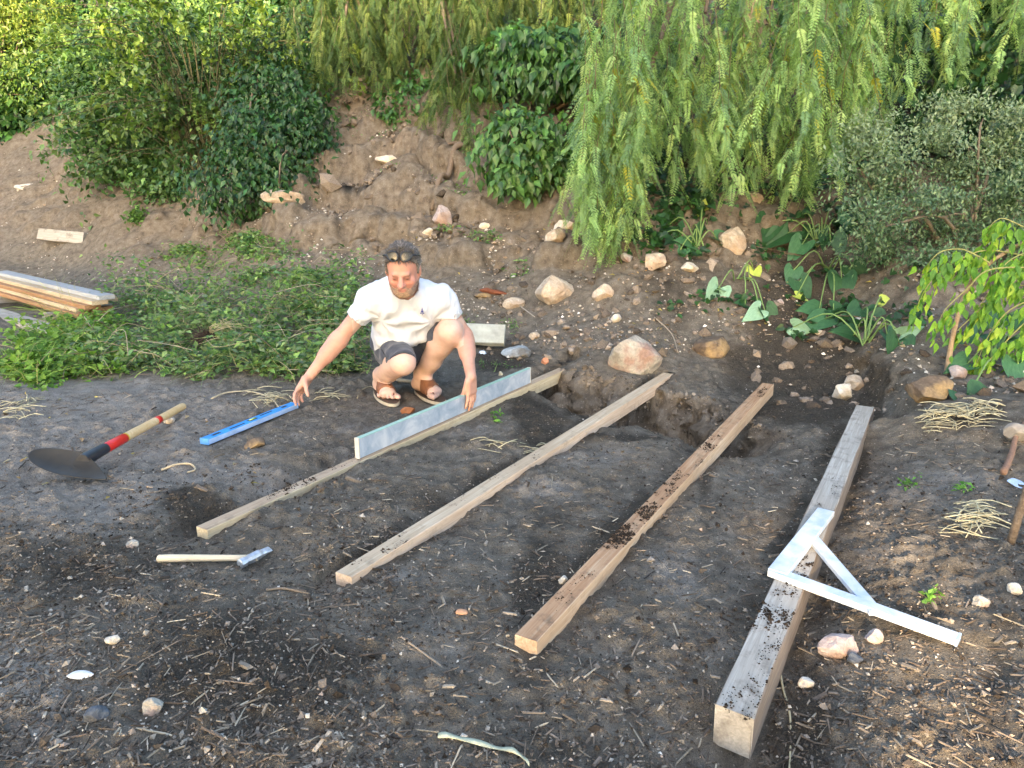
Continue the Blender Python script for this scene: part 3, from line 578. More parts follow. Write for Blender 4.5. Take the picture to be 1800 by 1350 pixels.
ROCKS = [  # u, v of the base centre, half sizes (w, d, h) m, kind, yaw, label
    (974, 526, .175, .14, .155, "tan", .3, "large smooth tan limestone boulder high on the slope behind the slab"),
    (1113, 652, .165, .15, .155, "grey", 1.1, "big angular grey boulder with a reddish foot behind the timber ends"),
    (1060, 530, .085, .07, .085, "tan", 2.1, "upright mossy tan rock beside the big tan boulder"),
    (1260, 621, .16, .14, .075, "soil", .5, "flat soil covered rock on the slope between boulder and dark cut"),
    (912, 628, .125, .13, .04, "flat", .2, "flat grey lichened stone slab lying behind the straightedge end"),
    (1484, 680, .075, .06, .065, "white", .9, "pale block of stone on the edge of the dark cut, lower of two"),
    (1508, 648, .085, .07, .055, "tan", 2.4, "rough yellowish stone lying just above the pale block by the cut"),
    (978, 434, .10, .09, .09, "tan", 1.9, "rounded tan rock above the large tan boulder, next to the hanging foliage"),
    (996, 400, .12, .08, .085, "white", .4, "long pale lichened rock at the foot of the hanging pepper foliage"),
    (778, 382, .10, .08, .12, "pink", .2, "upright pinkish stone below the exposed root on the bank"),
    (1152, 482, .10, .08, .075, "tan", 1.2, "pale rock under the tip of the hanging foliage"),
    (1288, 450, .12, .10, .13, "tan", 2.2, "tall tan rock among the broad arum leaves"),
    (1212, 487, .075, .06, .05, "white", .6, "small pale rock left of the fallen heart shaped leaf"),
    (1322, 360, .13, .10, .08, "tan", .1, "ochre rock in deep shade beneath the pepper foliage"),
    (940, 591, .045, .04, .035, "tan", .8, "small yellowish stone above the flat lichened slab"),
    (1082, 565, .045, .04, .04, "white", 1.5, "small pale stone above the big grey boulder"),
    (752, 412, .06, .05, .045, "white", .9, "pale stone on the bank behind the man's head"),
    (853, 384, .06, .045, .035, "white", .3, "flat white stone right of the pinkish upright stone"),
    (1484, 1140, .065, .045, .036, "pink", -.4, "reddish grey rock on the soil below the set square's long arm"),
    (1540, 1122, .028, .022, .022, "pink", .9, "small pinkish stone next to the reddish grey rock"),
    (1505, 1156, .024, .02, .020, "dark", .2, "dark blue grey pebble touching the reddish rock"),
    (1420, 1190, .022, .018, .016, "white", 1.2, "pale rounded pebble right of the grey timber"),
    (1637, 716, .135, .10, .075, "soil", .4, "brown lump of crusted earth above the dry grass heap"),
    (1686, 665, .055, .045, .045, "pink", 1.4, "stone at the foot of the lime green sapling"),
    (1722, 1085, .030, .022, .018, "grey", .2, "flat grey stone beyond the set square's tip"),
    (1782, 1065, .022, .02, .022, "white", .5, "pale pebble at the right beyond the flat grey stone"),
    (1415, 1075, .0, .0, .0, "white", 0, ""),
    (990, 1026, .016, .014, .018, "white", .3, "white pebble touching the left side of the orange timber"),
    (1120, 1000, .0, 0, 0, "white", 0, ""),
    (285, 988, .018, .013, .011, "white", .7, "white pebble under the hammer handle's end"),
    (232, 970, .022, .018, .014, "grey", 0., "grey pebble left of the hammer"),
    (297, 742, .032, .024, .022, "white", .6, "white stone beside the hoe handle"),
    (447, 792, .05, .04, .03, "soil", .3, "dull brown stone half sunk beside the blue level"),
    (270, 1278, .022, .02, .024, "grey", .4, "round grey brown pebble in the foreground mulch"),
    (165, 1292, .032, .026, .02, "dark", .8, "dark grey pebble in the mulch left of the round pebble"),
    (200, 1155, .020, .016, .016, "white", 1.9, "cream pebble in the foreground mulch"),
    (1780, 800, .0, 0, 0, "grey", 0, ""),
    (340, 385, .0, 0, 0, "grey", 0, ""),
    (620, 640, .0, 0, 0, "grey", 0, ""),
    (905, 538, .10, .06, .05, "tan", .2, "yellowish stone lying on the slope just above the concrete slab"),
    (850, 523, .09, .06, .03, "soil", .1, "dark flat stone behind the concrete slab"),
    (1100, 470, .05, .04, .04, "grey", .1, "small grey rock at the foot of the weeping foliage"),
    (685, 268, .16, .1, .07, "white", .3, "pale eroded stone high on the bare bank"),
    (500, 385, .22, .12, .10, "tan", .1, "broad tan stone at the right foot of the bramble bush"),
    (45, 335, .16, .11, .08, "white", .5, "pale stone on the left bank below the hedge"),
    (1440, 590, .03, .025, .02, "white", .4, "whitish stone below the pale arum stalks"),
    (1372, 540, .028, .02, .026, "pink", .4, "small pinkish stone between the arum leaves"),
]
for i, (u, v, w, d_, h_, kd, yaw, lb) in enumerate(ROCKS):
    if not lb: continue
    p = ground_hit(u, v)[0]; V, F = rock_mesh("rock", 100 + i, facets=22 if w > .06 else 11, rough=.13)
    V = V * np.array([w, d_, h_]); cz, sz_ = math.cos(yaw), math.sin(yaw)
    if w < .06: me = mk_mesh("rock", V, F, MR[kd], smooth=True)
    else:
        me = mk_mesh("rock", V, F, MR[kd], smooth=True)
        if hasattr(me, "set_sharp_from_angle"): me.set_sharp_from_angle(angle=math.radians(20))
    o = ob("rock", me); o.location = (p[0], p[1] + d_ * .5, p[2] + h_ * .50); o.rotation_euler = (RNG.uniform(-.15, .15), RNG.uniform(-.15, .15), yaw * .25); tag(o, lb, "rock")

# ================================================================ the crouching man (bodies grown from distance fields)
class Field:
    def __init__(s, lo, hi, h):
        s.h = h; s.lo = np.array(lo, float); s.n = np.ceil((np.array(hi) - s.lo) / h).astype(int) + 1
        s.A = np.full(tuple(s.n), 0.5, np.float32)
    def block(s, lo, hi):
        a = np.clip(np.floor((np.asarray(lo) - s.lo) / s.h).astype(int), 0, s.n - 1); b_ = np.clip(np.ceil((np.asarray(hi) - s.lo) / s.h).astype(int) + 1, 1, s.n)
        sl = tuple(slice(a[i], b_[i]) for i in range(3))
        g = [(s.lo[i] + np.arange(a[i], b_[i]) * s.h).astype(np.float32) for i in range(3)]
        return sl, np.stack(np.meshgrid(*g, indexing='ij'), -1)
    def put(s, prim, k=.02, op='u', sub=False):
        f, lo, hi = prim; m = k + 4 * s.h + .01
        sl, P = s.block(np.asarray(lo) - m, np.asarray(hi) + m)
        if P.size == 0: return
        d = f(P).astype(np.float32); a = s.A[sl]
        if op == 'u':
            hh = np.clip(.5 + .5 * (a - d) / k, 0, 1); s.A[sl] = a * (1 - hh) + d * hh - k * hh * (1 - hh)
        elif op == 's':
            d = -d; hh = np.clip(.5 - .5 * (a - d) / k, 0, 1); s.A[sl] = a * (1 - hh) + d * hh + k * hh * (1 - hh)
    def mesh(s):
        A = s.A; ins = A < 0
        c = np.zeros(tuple(s.n - 1), np.int8)
        for dx in (0, 1):
            for dy in (0, 1):
                for dz in (0, 1): c += ins[dx:dx + s.n[0] - 1, dy:dy + s.n[1] - 1, dz:dz + s.n[2] - 1]
        act = np.argwhere((c > 0) & (c < 8)); vid = np.full(c.shape, -1, np.int32); vid[tuple(act.T)] = np.arange(len(act))
        acc = np.zeros((len(act), 3)); cnt = np.zeros(len(act))
        for ax in range(3):
            o = [i for i in range(3) if i != ax]
            for p in (0, 1):
                for q in (0, 1):
                    off = np.zeros(3, int); off[o[0]] = p; off[o[1]] = q; off2 = off.copy(); off2[ax] = 1
                    va = A[tuple((act + off).T)]; vb = A[tuple((act + off2).T)]; m = (va < 0) != (vb < 0)
                    tt = np.where(m, va / np.where(m, va - vb, 1), 0); pt = off + np.zeros((len(act), 3)); pt[:, ax] += tt
                    acc += pt * m[:, None]; cnt += m
        V = s.lo + (act + acc / cnt[:, None]) * s.h
        F = []
        for ax in range(3):
            o = [i for i in range(3) if i != ax]; n = s.n
            sl1 = [slice(None)] * 3; sl2 = [slice(None)] * 3; sl1[ax] = slice(0, n[ax] - 1); sl2[ax] = slice(1, n[ax])
            e = np.argwhere(ins[tuple(sl1)] != ins[tuple(sl2)]); e = e[(e[:, o[0]] > 0) & (e[:, o[1]] > 0) & (e[:, o[0]] < n[o[0]] - 1) & (e[:, o[1]] < n[o[1]] - 1)]
            flip = ins[tuple(e.T)]
            def vv(a, b_): q = e.copy(); q[:, o[0]] -= a; q[:, o[1]] -= b_; return vid[tuple(q.T)]
            Q = np.stack([vv(1, 1), vv(0, 1), vv(0, 0), vv(1, 0)], -1)
            if ax == 1: flip = ~flip
            Q[~flip] = Q[~flip][:, ::-1]; F.append(Q)
        return V, np.concatenate(F)
    def normals(s, V):
        g = (V - s.lo) / s.h; i = np.clip(np.round(g).astype(int), 1, s.n - 2); N = np.zeros_like(V)
        for a in range(3):
            p = i.copy(); q = i.copy(); p[:, a] += 1; q[:, a] -= 1; N[:, a] = s.A[tuple(p.T)] - s.A[tuple(q.T)]
        return N / (np.linalg.norm(N, axis=1)[:, None] + 1e-9)
def relax(V, Q, it):
    V = np.array(V); e = np.concatenate([Q[:, [0, 1]], Q[:, [1, 2]], Q[:, [2, 3]], Q[:, [3, 0]]]); e = np.concatenate([e, e[:, ::-1]]); cnt = np.bincount(e[:, 0], minlength=len(V))[:, None]
    for _ in range(it): V = .4 * V + .6 * np.stack([np.bincount(e[:, 0], V[e[:, 1], a], minlength=len(V)) for a in range(3)], 1) / np.maximum(cnt, 1)
    return V
def cap(a, b_, r0, r1=None):
    a = np.asarray(a, np.float32); b_ = np.asarray(b_, np.float32); r1 = r0 if r1 is None else r1; ba = b_ - a; bb_ = float(ba @ ba); R = max(r0, r1)
    def f(P):
        pa = P - a; h = np.clip((pa @ ba) / bb_, 0, 1); return np.linalg.norm(pa - h[..., None] * ba, axis=-1) - (r0 + (r1 - r0) * h)
    return f, np.minimum(a, b_) - R, np.maximum(a, b_) + R
def ell(c, r, M=None):
    c = np.asarray(c, np.float32); r = np.asarray(r, np.float32); M = np.eye(3) if M is None else M; M = np.asarray(M, np.float32)   # columns: axes
    def f(P):
        q = (P - c) @ M; k0 = np.linalg.norm(q / r, axis=-1); k1 = np.linalg.norm(q / (r * r), axis=-1); return k0 * (k0 - 1) / np.maximum(k1, 1e-6)
    R = float(r.max()); return f, c - R, c + R
def rbox(c, hs, rr, M):
    c = np.asarray(c, np.float32); hs = np.asarray(hs, np.float32) - rr; M = np.asarray(M, np.float32)
    def f(P):
        q = np.abs((P - c) @ M) - hs; return np.linalg.norm(np.maximum(q, 0), axis=-1) + np.minimum(q.max(-1), 0) - rr
    R = float(np.linalg.norm(hs)) + rr; return f, c - R, c + R
def unit(v): v = np.asarray(v, float); return v / np.linalg.norm(v)
A3 = lambda *p: np.array(p, float)

PEL, HIPR, HIPL = A3(-.615, 4.42, .27), A3(-.700, 4.40, .255), A3(-.53, 4.42, .27)
KNR, KNL, ANR, ANL = A3(-.585, 4.00, .240), A3(-.338, 4.08, .392), A3(-.755, 4.300, .080), A3(-.522, 4.315, .080)
SHR, SHL, NECK, HEAD = A3(-.748, 4.10, .565), A3(-.380, 4.10, .565), A3(-.563, 4.07, .625), A3(-.551, 3.90, .748)
ELR, WRR = A3(-.938, 4.12, .350), A3(-1.112, 4.085, .142)
ELL_, WRL = A3(-.262, 4.17, .352), A3(-.215, 3.892, .192)
FDR, FDL = unit(A3(.40, -.916, 0)), unit(A3(.57, -.82, 0)); SOLE = -.005; FS = 1.24
hf = unit(A3(.0, -1, -.40)); hx = unit(np.cross([0, 0, 1], hf)); hu = np.cross(hf, hx); HM = np.stack([hx, hf, hu], 1)
def hl(x, y, z): return HEAD + HM @ np.array([x, y, z], float)
su = unit(NECK - PEL); sx = unit(np.cross(su, [0, 1, 0])); sx = sx if sx[0] > 0 else -sx; sf = np.cross(sx, su); sf = sf if sf[1] < 0 else -sf; SM = np.stack([sx, sf, su], 1)

def head_prims(F, g=0.0):
    F.put(ell(hl(0, -.012, .034), A3(.079, .098, .090) + g, HM), .02)
    F.put(ell(hl(0, .020, -.045), A3(.066, .068, .086) + g, HM), .03)
    F.put(ell(hl(0, .058, -.100), A3(.038, .030, .026) + g, HM), .025)
    for s in (-1, 1): F.put(cap(hl(s * .053, -.005, -.052), hl(s * .028, .052, -.098), .024 + g, .020 + g), .02)
def hand(F, wr, d, n, thumb_side, curls, spread=.06, thumb=None, flat=.0145):
    """d: towards the fingers, n: palm normal (towards the object)"""
    d = unit(d); n = unit(n - d * np.dot(n, d)); l = np.cross(d, n); M = np.stack([d, l, n], 1)
    F.put(rbox(wr + d * .050, A3(.050, .040, flat), .013, M), .016)
    F.put(ell(wr + d * .045 + l * thumb_side * .022 + n * .006, A3(.035, .020, .016), M), .014)
    tips = []
    for i, (off, ln) in enumerate(zip((-.031, -.0105, .0105, .030), (.070, .079, .074, .058))):
        if thumb_side > 0: off = -off
        p = wr + d * (.094 if i in (1, 2) else .088) + l * off; a = 0; dd = unit(d + l * off / .03 * spread)
        for j, (fr, r0, r1) in enumerate(((.45, .0096, .0090), (.30, .0090, .0083), (.25, .0083, .0070))):
            a += curls[i][j]; dr = dd * math.cos(a) + n * math.sin(a); q = p + dr * ln * 1.12 * fr; F.put(cap(p, q, r0, r1), .006); p = q
        tips.append(p)
    b0 = wr + d * .025 + l * thumb_side * .032; t1 = thumb if thumb is not None else (d * .7 + l * thumb_side * .6 + n * .35); t1 = unit(t1)
    q = b0 + t1 * .045; F.put(cap(b0, q, .0145, .0120), .012); t2 = unit(t1 + d * .35 + n * .25); F.put(cap(q, q + t2 * .034, .0118, .0098), .007); F.put(cap(q + t2 * .034, q + t2 * .034 + unit(t2 + n * .3) * .022, .0100, .0082), .006)
    return tips
def foot(F, an, fd, inner, g=0.0, toes=True):
    fl = np.cross([0, 0, 1], fd) * inner * FS; e = fd; fd = fd * FS       # fl: towards the big toe
    heel = A3(an[0], an[1], SOLE + .034) - fd * .038; z0 = SOLE
    F.put(ell(heel, A3(.030 + g, .040 + g, .034 + g) * FS, np.stack([np.cross([0, 0, 1], e), e, [0, 0, 1]], 1)), .045)
    ball = A3(an[0], an[1], z0 + .026) + fd * .115
    F.put(cap(heel, ball + fl * .012, .034 + g, .026 + g), .02); F.put(cap(heel, ball - fl * .020, .031 + g, .022 + g), .02)
    F.put(cap(an + A3(0, 0, .02), ball + A3(0, 0, .004), .037 + g, .022 + g), .03)
    if toes:
        for i, (off, ln, r) in enumerate(((.030, .062, .0150), (.010, .062, .0108), (-.007, .055, .0100), (-.022, .046, .0095), (-.036, .036, .0092))):
            p = A3(an[0], an[1], z0 + .014) + fd * (.128 - .012 * i) + fl * off; q = p + fd * ln * .62 + fl * off * .10; q[2] = z0 + r + .001
            F.put(cap(p, q, r + .002, r), .0045)

# ---- body
B_ = Field((-1.30, 3.72, -.06), (-.10, 4.66, .90), .0052)
head_prims(B_)
B_.put(cap(hl(-.036, .082, .012), hl(.036, .082, .012), .011), .014)
for s in (-1, 1):
    B_.put(ell(hl(s * .040, .060, -.034), A3(.026, .022, .022), HM), .02)
    B_.put(ell(hl(s * .032, .105, -.009), A3(.018, .021, .012), HM), .008, 's')
    B_.put(ell(hl(s * .032, .077, -.008), A3(.014, .0135, .011), HM), .004)
    B_.put(ell(hl(s * .083, -.012, -.012), A3(.009, .020, .033), HM), .008)
B_.put(cap(hl(0, .086, .006), hl(0, .114, -.036), .0090, .0150), .010)
for s in (-1, 1): B_.put(ell(hl(s * .0135, .098, -.039), A3(.0095, .012, .009), HM), .006)
B_.put(ell(hl(0, .086, -.066), A3(.025, .009, .0065), HM), .007); B_.put(ell(hl(0, .084, -.078), A3(.021, .010, .0075), HM), .006)
B_.put(cap(hl(-.020, .096, -.072), hl(.020, .096, -.072), .0022), .004, 's')
B_.put(cap(NECK - su * .02, hl(0, -.022, -.055), .066, .060), .03)
B_.put(ell(NECK - su * .13 - sf * .005, A3(.155, .09, .17), SM), .04); B_.put(ell(PEL + su * .18 - sf * .01, A3(.13, .09, .17), SM), .04); B_.put(ell(PEL, A3(.15, .12, .11), SM), .04)
B_.put(cap(SHR, SHL, .045), .04)
B_.put(cap(SHR, ELR, .050, .043), .03); B_.put(cap(ELR, WRR, .045, .0275), .02); B_.put(cap(ELR + (WRR - ELR) * .12, ELR + (WRR - ELR) * .45, .047, .041), .03)
B_.put(cap(SHL, ELL_, .050, .043), .03); B_.put(cap(ELL_, WRL, .045, .0275), .02); B_.put(cap(ELL_ + (WRL - ELL_) * .15, ELL_ + (WRL - ELL_) * .45, .046, .041), .03)
for hp_, kn, an in ((HIPR, KNR, ANR), (HIPL, KNL, ANL)):
    B_.put(cap(hp_, kn, .086, .053), .04); B_.put(ell(kn, A3(.051, .051, .053)), .03)
    c1 = kn + (an - kn) * .30; c2 = kn + (an - kn) * .62; back = unit(np.cross(an - kn, [1, 0, 0])); back = back if back[1] > 0 else -back
    B_.put(cap(kn, c1 + back * .010, .047, .050), .06); B_.put(cap(c1 + back * .010, c2, .050, .042), .06); B_.put(cap(kn, an, .045, .035), .05); B_.put(cap(c2, an + A3(0, 0, .02), .041, .036), .05)
foot(B_, ANR, FDR, 1); foot(B_, ANL, FDL, -1)
st_ = (0.18, .30, .25)
TIPR = hand(B_, WRR, A3(-.085, -.045, -.125), A3(.35, -.35, -.5), 1, [(.15, .45, .35), (.1, .5, .4), (.1, .55, .4), (.15, .6, .4)], .10, thumb=A3(.30, -.55, -.75))
TIPL = hand(B_, WRL, A3(.02, .0, -1), A3(-.855, .519, .0), -1, [(.08, .12, .1), (.02, .1, .1), (.05, .1, .1), (.10, .12, .1)], .10, thumb=A3(-.30, .12, -.85))
bV, bF = B_.mesh(); bN = B_.normals(bV)
# pigment
hq = (bV - HEAD) @ HM; face = np.linalg.norm(hq, axis=1) < .17
colr = np.empty((len(bV), 3)); colr[:] = (.50, .280, .205)
legs = (bV[:, 2] < .46) & (bV[:, 0] > -.86) & (np.linalg.norm(bV - WRL, axis=1) > .20) & (bV[:, 0] < -.26); colr[legs] = (.55, .375, .295)
kred = np.exp(-(np.linalg.norm(bV - KNR, axis=1) / .06) ** 2) + np.exp(-(np.linalg.norm(bV - KNL, axis=1) / .06) ** 2); colr = colr * (1 - .35 * kred[:, None]) + np.array([.60, .33, .25]) * (.35 * kred[:, None])
colr[face] = (.50, .245, .175)
def blotch(c, r, col, a):
    global colr
    d = ((hq - np.array(c)) / np.array(r)); w_ = (a * np.exp(-(d ** 2).sum(1)) * face)[:, None]; colr = colr * (1 - w_) + np.array(col) * w_
for s in (-1, 1):
    blotch((s * .042, .075, -.03), (.025, .04, .02), (.58, .24, .17), .7); blotch((s * .032, .09, -.008), (.011, .02, .0045), (.02, .013, .011), 1.0); blotch((s * .033, .095, .013), (.019, .03, .0055), (.15, .09, .06), .85)
    blotch((s * .032, .09, -.020), (.014, .03, .006), (.42, .20, .15), .5)
blotch((0, .11, -.036), (.016, .03, .018), (.60, .25, .19), .8); blotch((0, .06, .06), (.05, .06, .03), (.62, .33, .235), .6)
blotch((0, .09, -.073), (.020, .02, .005), (.36, .13, .11), .8)
mt_, t, b = nt("skin"); a = nd(t, "ShaderNodeAttribute", attribute_name="Col"); n = noise(t, 70, 4, .6, objco(t)); n2 = noise(t, 14, 3, .6, objco(t))
r = ramp(t, n2, [(.3, (.86, .82, .8)), (.7, (1.1, 1.1, 1.1))]); t.links.new(mixc(t, 1.0, a.outputs[0], r.outputs[0], 'MULTIPLY'), b.inputs["Base Color"]); b.inputs["Roughness"].default_value = .48; b.inputs["Specular IOR Level"].default_value = .4
b.inputs["Subsurface Weight"].default_value = .12; b.inputs["Subsurface Radius"].default_value = (.02, .008, .004); b.inputs["Subsurface Scale"].default_value = .4; bump(t, b, n, .12, .002)
man = thing("person", "crouching man in white t-shirt, dark shorts and brown sandals, one hand on the straightedge", "person", (-.6, 4.3, -.03))
MO = np.array(man.location)
def mpart(name, V, F, mat, col=None, smooth=True): return ob(name, mk_mesh(name, np.asarray(V) - MO, F, mat, col, smooth), man)
mpart("body", bV, bF, mt_, colr)

# ---- t-shirt
S_ = Field((-1.0, 3.80, .10), (-.12, 4.70, .76), .006); g = .018
S_.put(ell(NECK - su * .13 + sf * .01, A3(.185, .125, .19) + g, SM), .05); S_.put(ell(PEL + su * .16 + sf * .040, A3(.176, .152, .19) + g, SM), .06); S_.put(ell(PEL + su * .03, A3(.168, .135, .12) + g, SM), .06)
S_.put(cap(SHR, SHL, .052 + g), .05); S_.put(cap(NECK - su * .03, hl(0, -.02, -.06), .075), .04)
SLR, SLL = SHR + (ELR - SHR) * .50, SHL + (ELL_ - SHL) * .50
S_.put(cap(SHR, SHR + (ELR - SHR) * .6, .048 + g, .064), .04); S_.put(cap(SHL, SHL + (ELL_ - SHL) * .6, .047 + g, .063), .04)
def slab_cut(p, nrm, r, lim=None):          # everything beyond the plane within r of p
    p = np.asarray(p, np.float32); nrm = unit(nrm).astype(np.float32)
    def f(P):
        q = (P - p) @ nrm; d = np.maximum(-q, np.linalg.norm(P - p, axis=-1) - r)
        return d if lim is None else np.maximum(d, lim[0] * (P[..., 0] - lim[1]))
    return f, p - r, p + r
S_.put(slab_cut(SLR, ELR - SHR, .16), .004, 's'); S_.put(slab_cut(SLL, ELL_ - SHL, .14), .004, 's')
S_.put(cap(SLR - unit(ELR - SHR) * .02, SLR + unit(ELR - SHR) * .1, .058, .060), .004, 's'); S_.put(cap(SLL - unit(ELL_ - SHL) * .02, SLL + unit(ELL_ - SHL) * .1, .058, .060), .004, 's')
S_.put(slab_cut(hl(0, .005, -.085), unit(hl(0, .02, -.02) - NECK), .17), .006, 's')
S_.put(cap(NECK + su * .0, hl(0, .03, -.04), .066, .088), .006, 's')
S_.put(slab_cut(A3(-.6, 4.0, .335), A3(.28, -.30, -1), .7), .01, 's')
sV, sF = S_.mesh(); sN = S_.normals(sV); q = (sV - PEL) @ SM
fold = fbm(q[:, 0] * 3.2, q[:, 2] * .9, 5, 3, 301, z=q[:, 1] * 2)                        # long folds down the body
fold2 = np.sin(q[:, 2] * 60 + 2.5 * fbm(q[:, 0], q[:, 1], 6, 2, 305) + 9 * np.abs(q[:, 0])) * np.exp(-((q[:, 2] - .10) / .09) ** 2)
dR = np.linalg.norm(sV - (SHR + A3(.05, -.02, -.10)), axis=1); dL = np.linalg.norm(sV - (SHL + A3(-.05, -.02, -.10)), axis=1)
rad = 0
for dd, c0 in ((dR, SHR + A3(.05, -.02, -.10)), (dL, SHL + A3(-.05, -.02, -.10))):
    w_ = sV - c0; an_ = np.arctan2(w_ @ su, w_ @ sx); rad = rad + np.sin(an_ * 7 + 2 * fbm(sV[:, 0], sV[:, 2], 5, 2, 308)) * np.exp(-((dd - .11) / .09) ** 2)
hemR = np.abs((sV - SLR) @ unit(ELR - SHR)); hemL = np.abs((sV - SLL) @ unit(ELL_ - SHL)); hm_ = np.minimum(sstep(.0, .05, np.where(sV[:, 0] < -.70, hemR, 1)), sstep(.0, .05, np.where(sV[:, 0] > -.42, hemL, 1)))
rdg = (1 - np.abs(fbm(q[:, 0] * 2.4, q[:, 2] * 1.1, 9, 2, 311, z=q[:, 1] * 2.4))) ** 3 - .4
sV = relax(sV, sF, 3) + sN * ((.016 * fold + .010 * fold2 + .007 * rad + .005 * rdg) * hm_)[:, None]
sV = relax(sV, sF, 1)
m, t, b = nt("white_cotton"); n = noise(t, 260, 3, .6, objco(t)); b.inputs["Base Color"].default_value = (.80, .80, .81, 1); b.inputs["Roughness"].default_value = .9; b.inputs["Specular IOR Level"].default_value = .15; bump(t, b, n, .15, .001)
b.inputs["Sheen Weight"].default_value = .1; c = ramp(t, noise(t, 6, 3, .5, objco(t)), [(.3, (.53, .55, .59)), (.7, (.57, .59, .62))]); t.links.new(c.outputs[0], b.inputs["Base Color"])
shirt = mpart("t_shirt", sV, sF, m); shirt["label"] = "white short sleeved cotton t-shirt with a small blue chest emblem"

# ---- shorts
P_ = Field((-.92, 3.90, .0), (-.20, 4.72, .56), .006)
P_.put(ell(PEL, A3(.172, .142, .13) + .012, SM), .05); P_.put(ell(PEL + A3(0, .03, -.04), A3(.15, .13, .10)), .05); P_.put(ell(PEL + su * .07 + sf * .06, A3(.155, .125, .11), SM), .05)
ER, EL = HIPR + (KNR - HIPR) * 1.0, HIPL + (KNL - HIPL) * .86
P_.put(cap(HIPR + A3(-.01, 0, .02), HIPR + (KNR - HIPR) * 1.06 + A3(0, 0, .008), .108, .072), .05); P_.put(cap(HIPL + A3(0, 0, .02), HIPL + (KNL - HIPL) * .95, .108, .080), .05); P_.put(cap(HIPR + A3(0, -.02, -.03), HIPR + (KNR - HIPR) * .6 + A3(-.02, 0, -.03), .09, .07), .04); P_.put(cap(HIPL + A3(.0, -.05, -.03), HIPR + A3(.03, -.10, -.03), .08, .08), .06)
P_.put(slab_cut(ER, unit(KNR - HIPR) + A3(0, .0, -.75), .22, (1, -.49)), .005, 's'); P_.put(slab_cut(EL, unit(KNL - HIPL) + A3(0, 0, -.15), .22, (-1, -.49)), .005, 's')
P_.put(cap(ER - unit(KNR - HIPR) * .03, KNR, .060, .058), .005, 's'); P_.put(cap(EL - unit(KNL - HIPL) * .03, KNL, .062, .060), .005, 's')
pV, pF = P_.mesh(); pN = P_.normals(pV)
fold = fbm(pV[:, 0], pV[:, 1], 16, 3, 401, z=pV[:, 2] * 2.0); sv = np.sin(((pV - HIPR) @ unit(KNR - HIPR)) * 55 + 4 * fbm(pV[:, 0], pV[:, 2], 8, 2, 402))
pV = relax(pV, pF, 2) + pN * (.007 * fold + .004 * sv * sstep(-.55, -.68, pV[:, 0]))[:, None]
m, t, b = nt("charcoal_cotton"); c = ramp(t, noise(t, 7, 4, .6, objco(t)), [(.3, (.022, .027, .042)), (.7, (.048, .055, .078))]); t.links.new(c.outputs[0], b.inputs["Base Color"]); b.inputs["Roughness"].default_value = .85; b.inputs["Sheen Weight"].default_value = .2; bump(t, b, noise(t, 300, 3, .6, objco(t)), .2, .001)
shorts = mpart("shorts", pV, pF, m); shorts["label"] = "charcoal grey knee length shorts with a zip pocket"
# pocket zip on the right thigh
bvp = BVHTree.FromPolygons([tuple(v) for v in pV], [tuple(f) for f in pF])
def on_surf(bv, o, d): h = bv.ray_cast(Vector(o), Vector(d)); return np.array(h[0]) if h[0] is not None else None
zp = [on_surf(bvp, p, unit(p - A3(0, 0, CAM_H))) for p in [A3(0, 0, CAM_H) + ray(u, v) for u, v in ((666, 607), (671, 615), (676, 623), (680, 630))]]
zp = [p for p in zp if p is not None and p[1] < 4.5]
M_zip = mat_plain("black_zip", (.008, .008, .010), .4)
if len(zp) > 1:
    zp = [p + A3(0, -.003, .002) for p in zp]; V, F = tube(zp, .0028, 6); ob("zip", mk_mesh("zip", V - MO, F, M_zip), shorts)

# ---- chest emblem: small blue tree-like mark sewn on the shirt
bvs = BVHTree.FromPolygons([tuple(v) for v in sV], [tuple(f) for f in sF])
em = MB()
def emb(poly):
    W = []
    for (u, v) in poly:
        r_ = ray(u, v); h = bvs.ray_cast(Vector((0, 0, CAM_H)), Vector(r_)); 
        if h[0] is None: return
        W.append(np.array(h[0]) - unit(r_) * .0035)
    F = [(0, i, i + 1) for i in range(1, len(W) - 1)]; em.add(W, F, (.05, .07, .30))
EX, EY = 742.0, 547.0
for poly in [[(0, -8), (-1.2, -2), (1.2, -2)], [(-1.2, -2.4), (-2.6, 2.5), (-.3, 1.6)], [(1.2, -2.4), (.4, 1.6), (2.9, 2.7)], [(-.6, -2), (-.5, 3.5), (.7, 3.5), (.6, -2)], [(-3.8, 4.2), (-3.2, 2.6), (-.6, 3.0), (-1.0, 4.6)], [(.9, 4.6), (.7, 3.0), (3.6, 2.9), (4.2, 4.4)], [(-.5, 4.4), (.2, 8.5), (.8, 4.4)]]:
    emb([(EX + x, EY + y) for x, y in poly])
M_emb = mat_attr("blue_thread", .8, 200, .2, .1)
if em.V: ob("emblem", mk_mesh("emblem", np.concatenate(em.V) - MO, np.concatenate(em.F), M_emb, np.concatenate(em.C)), shirt)

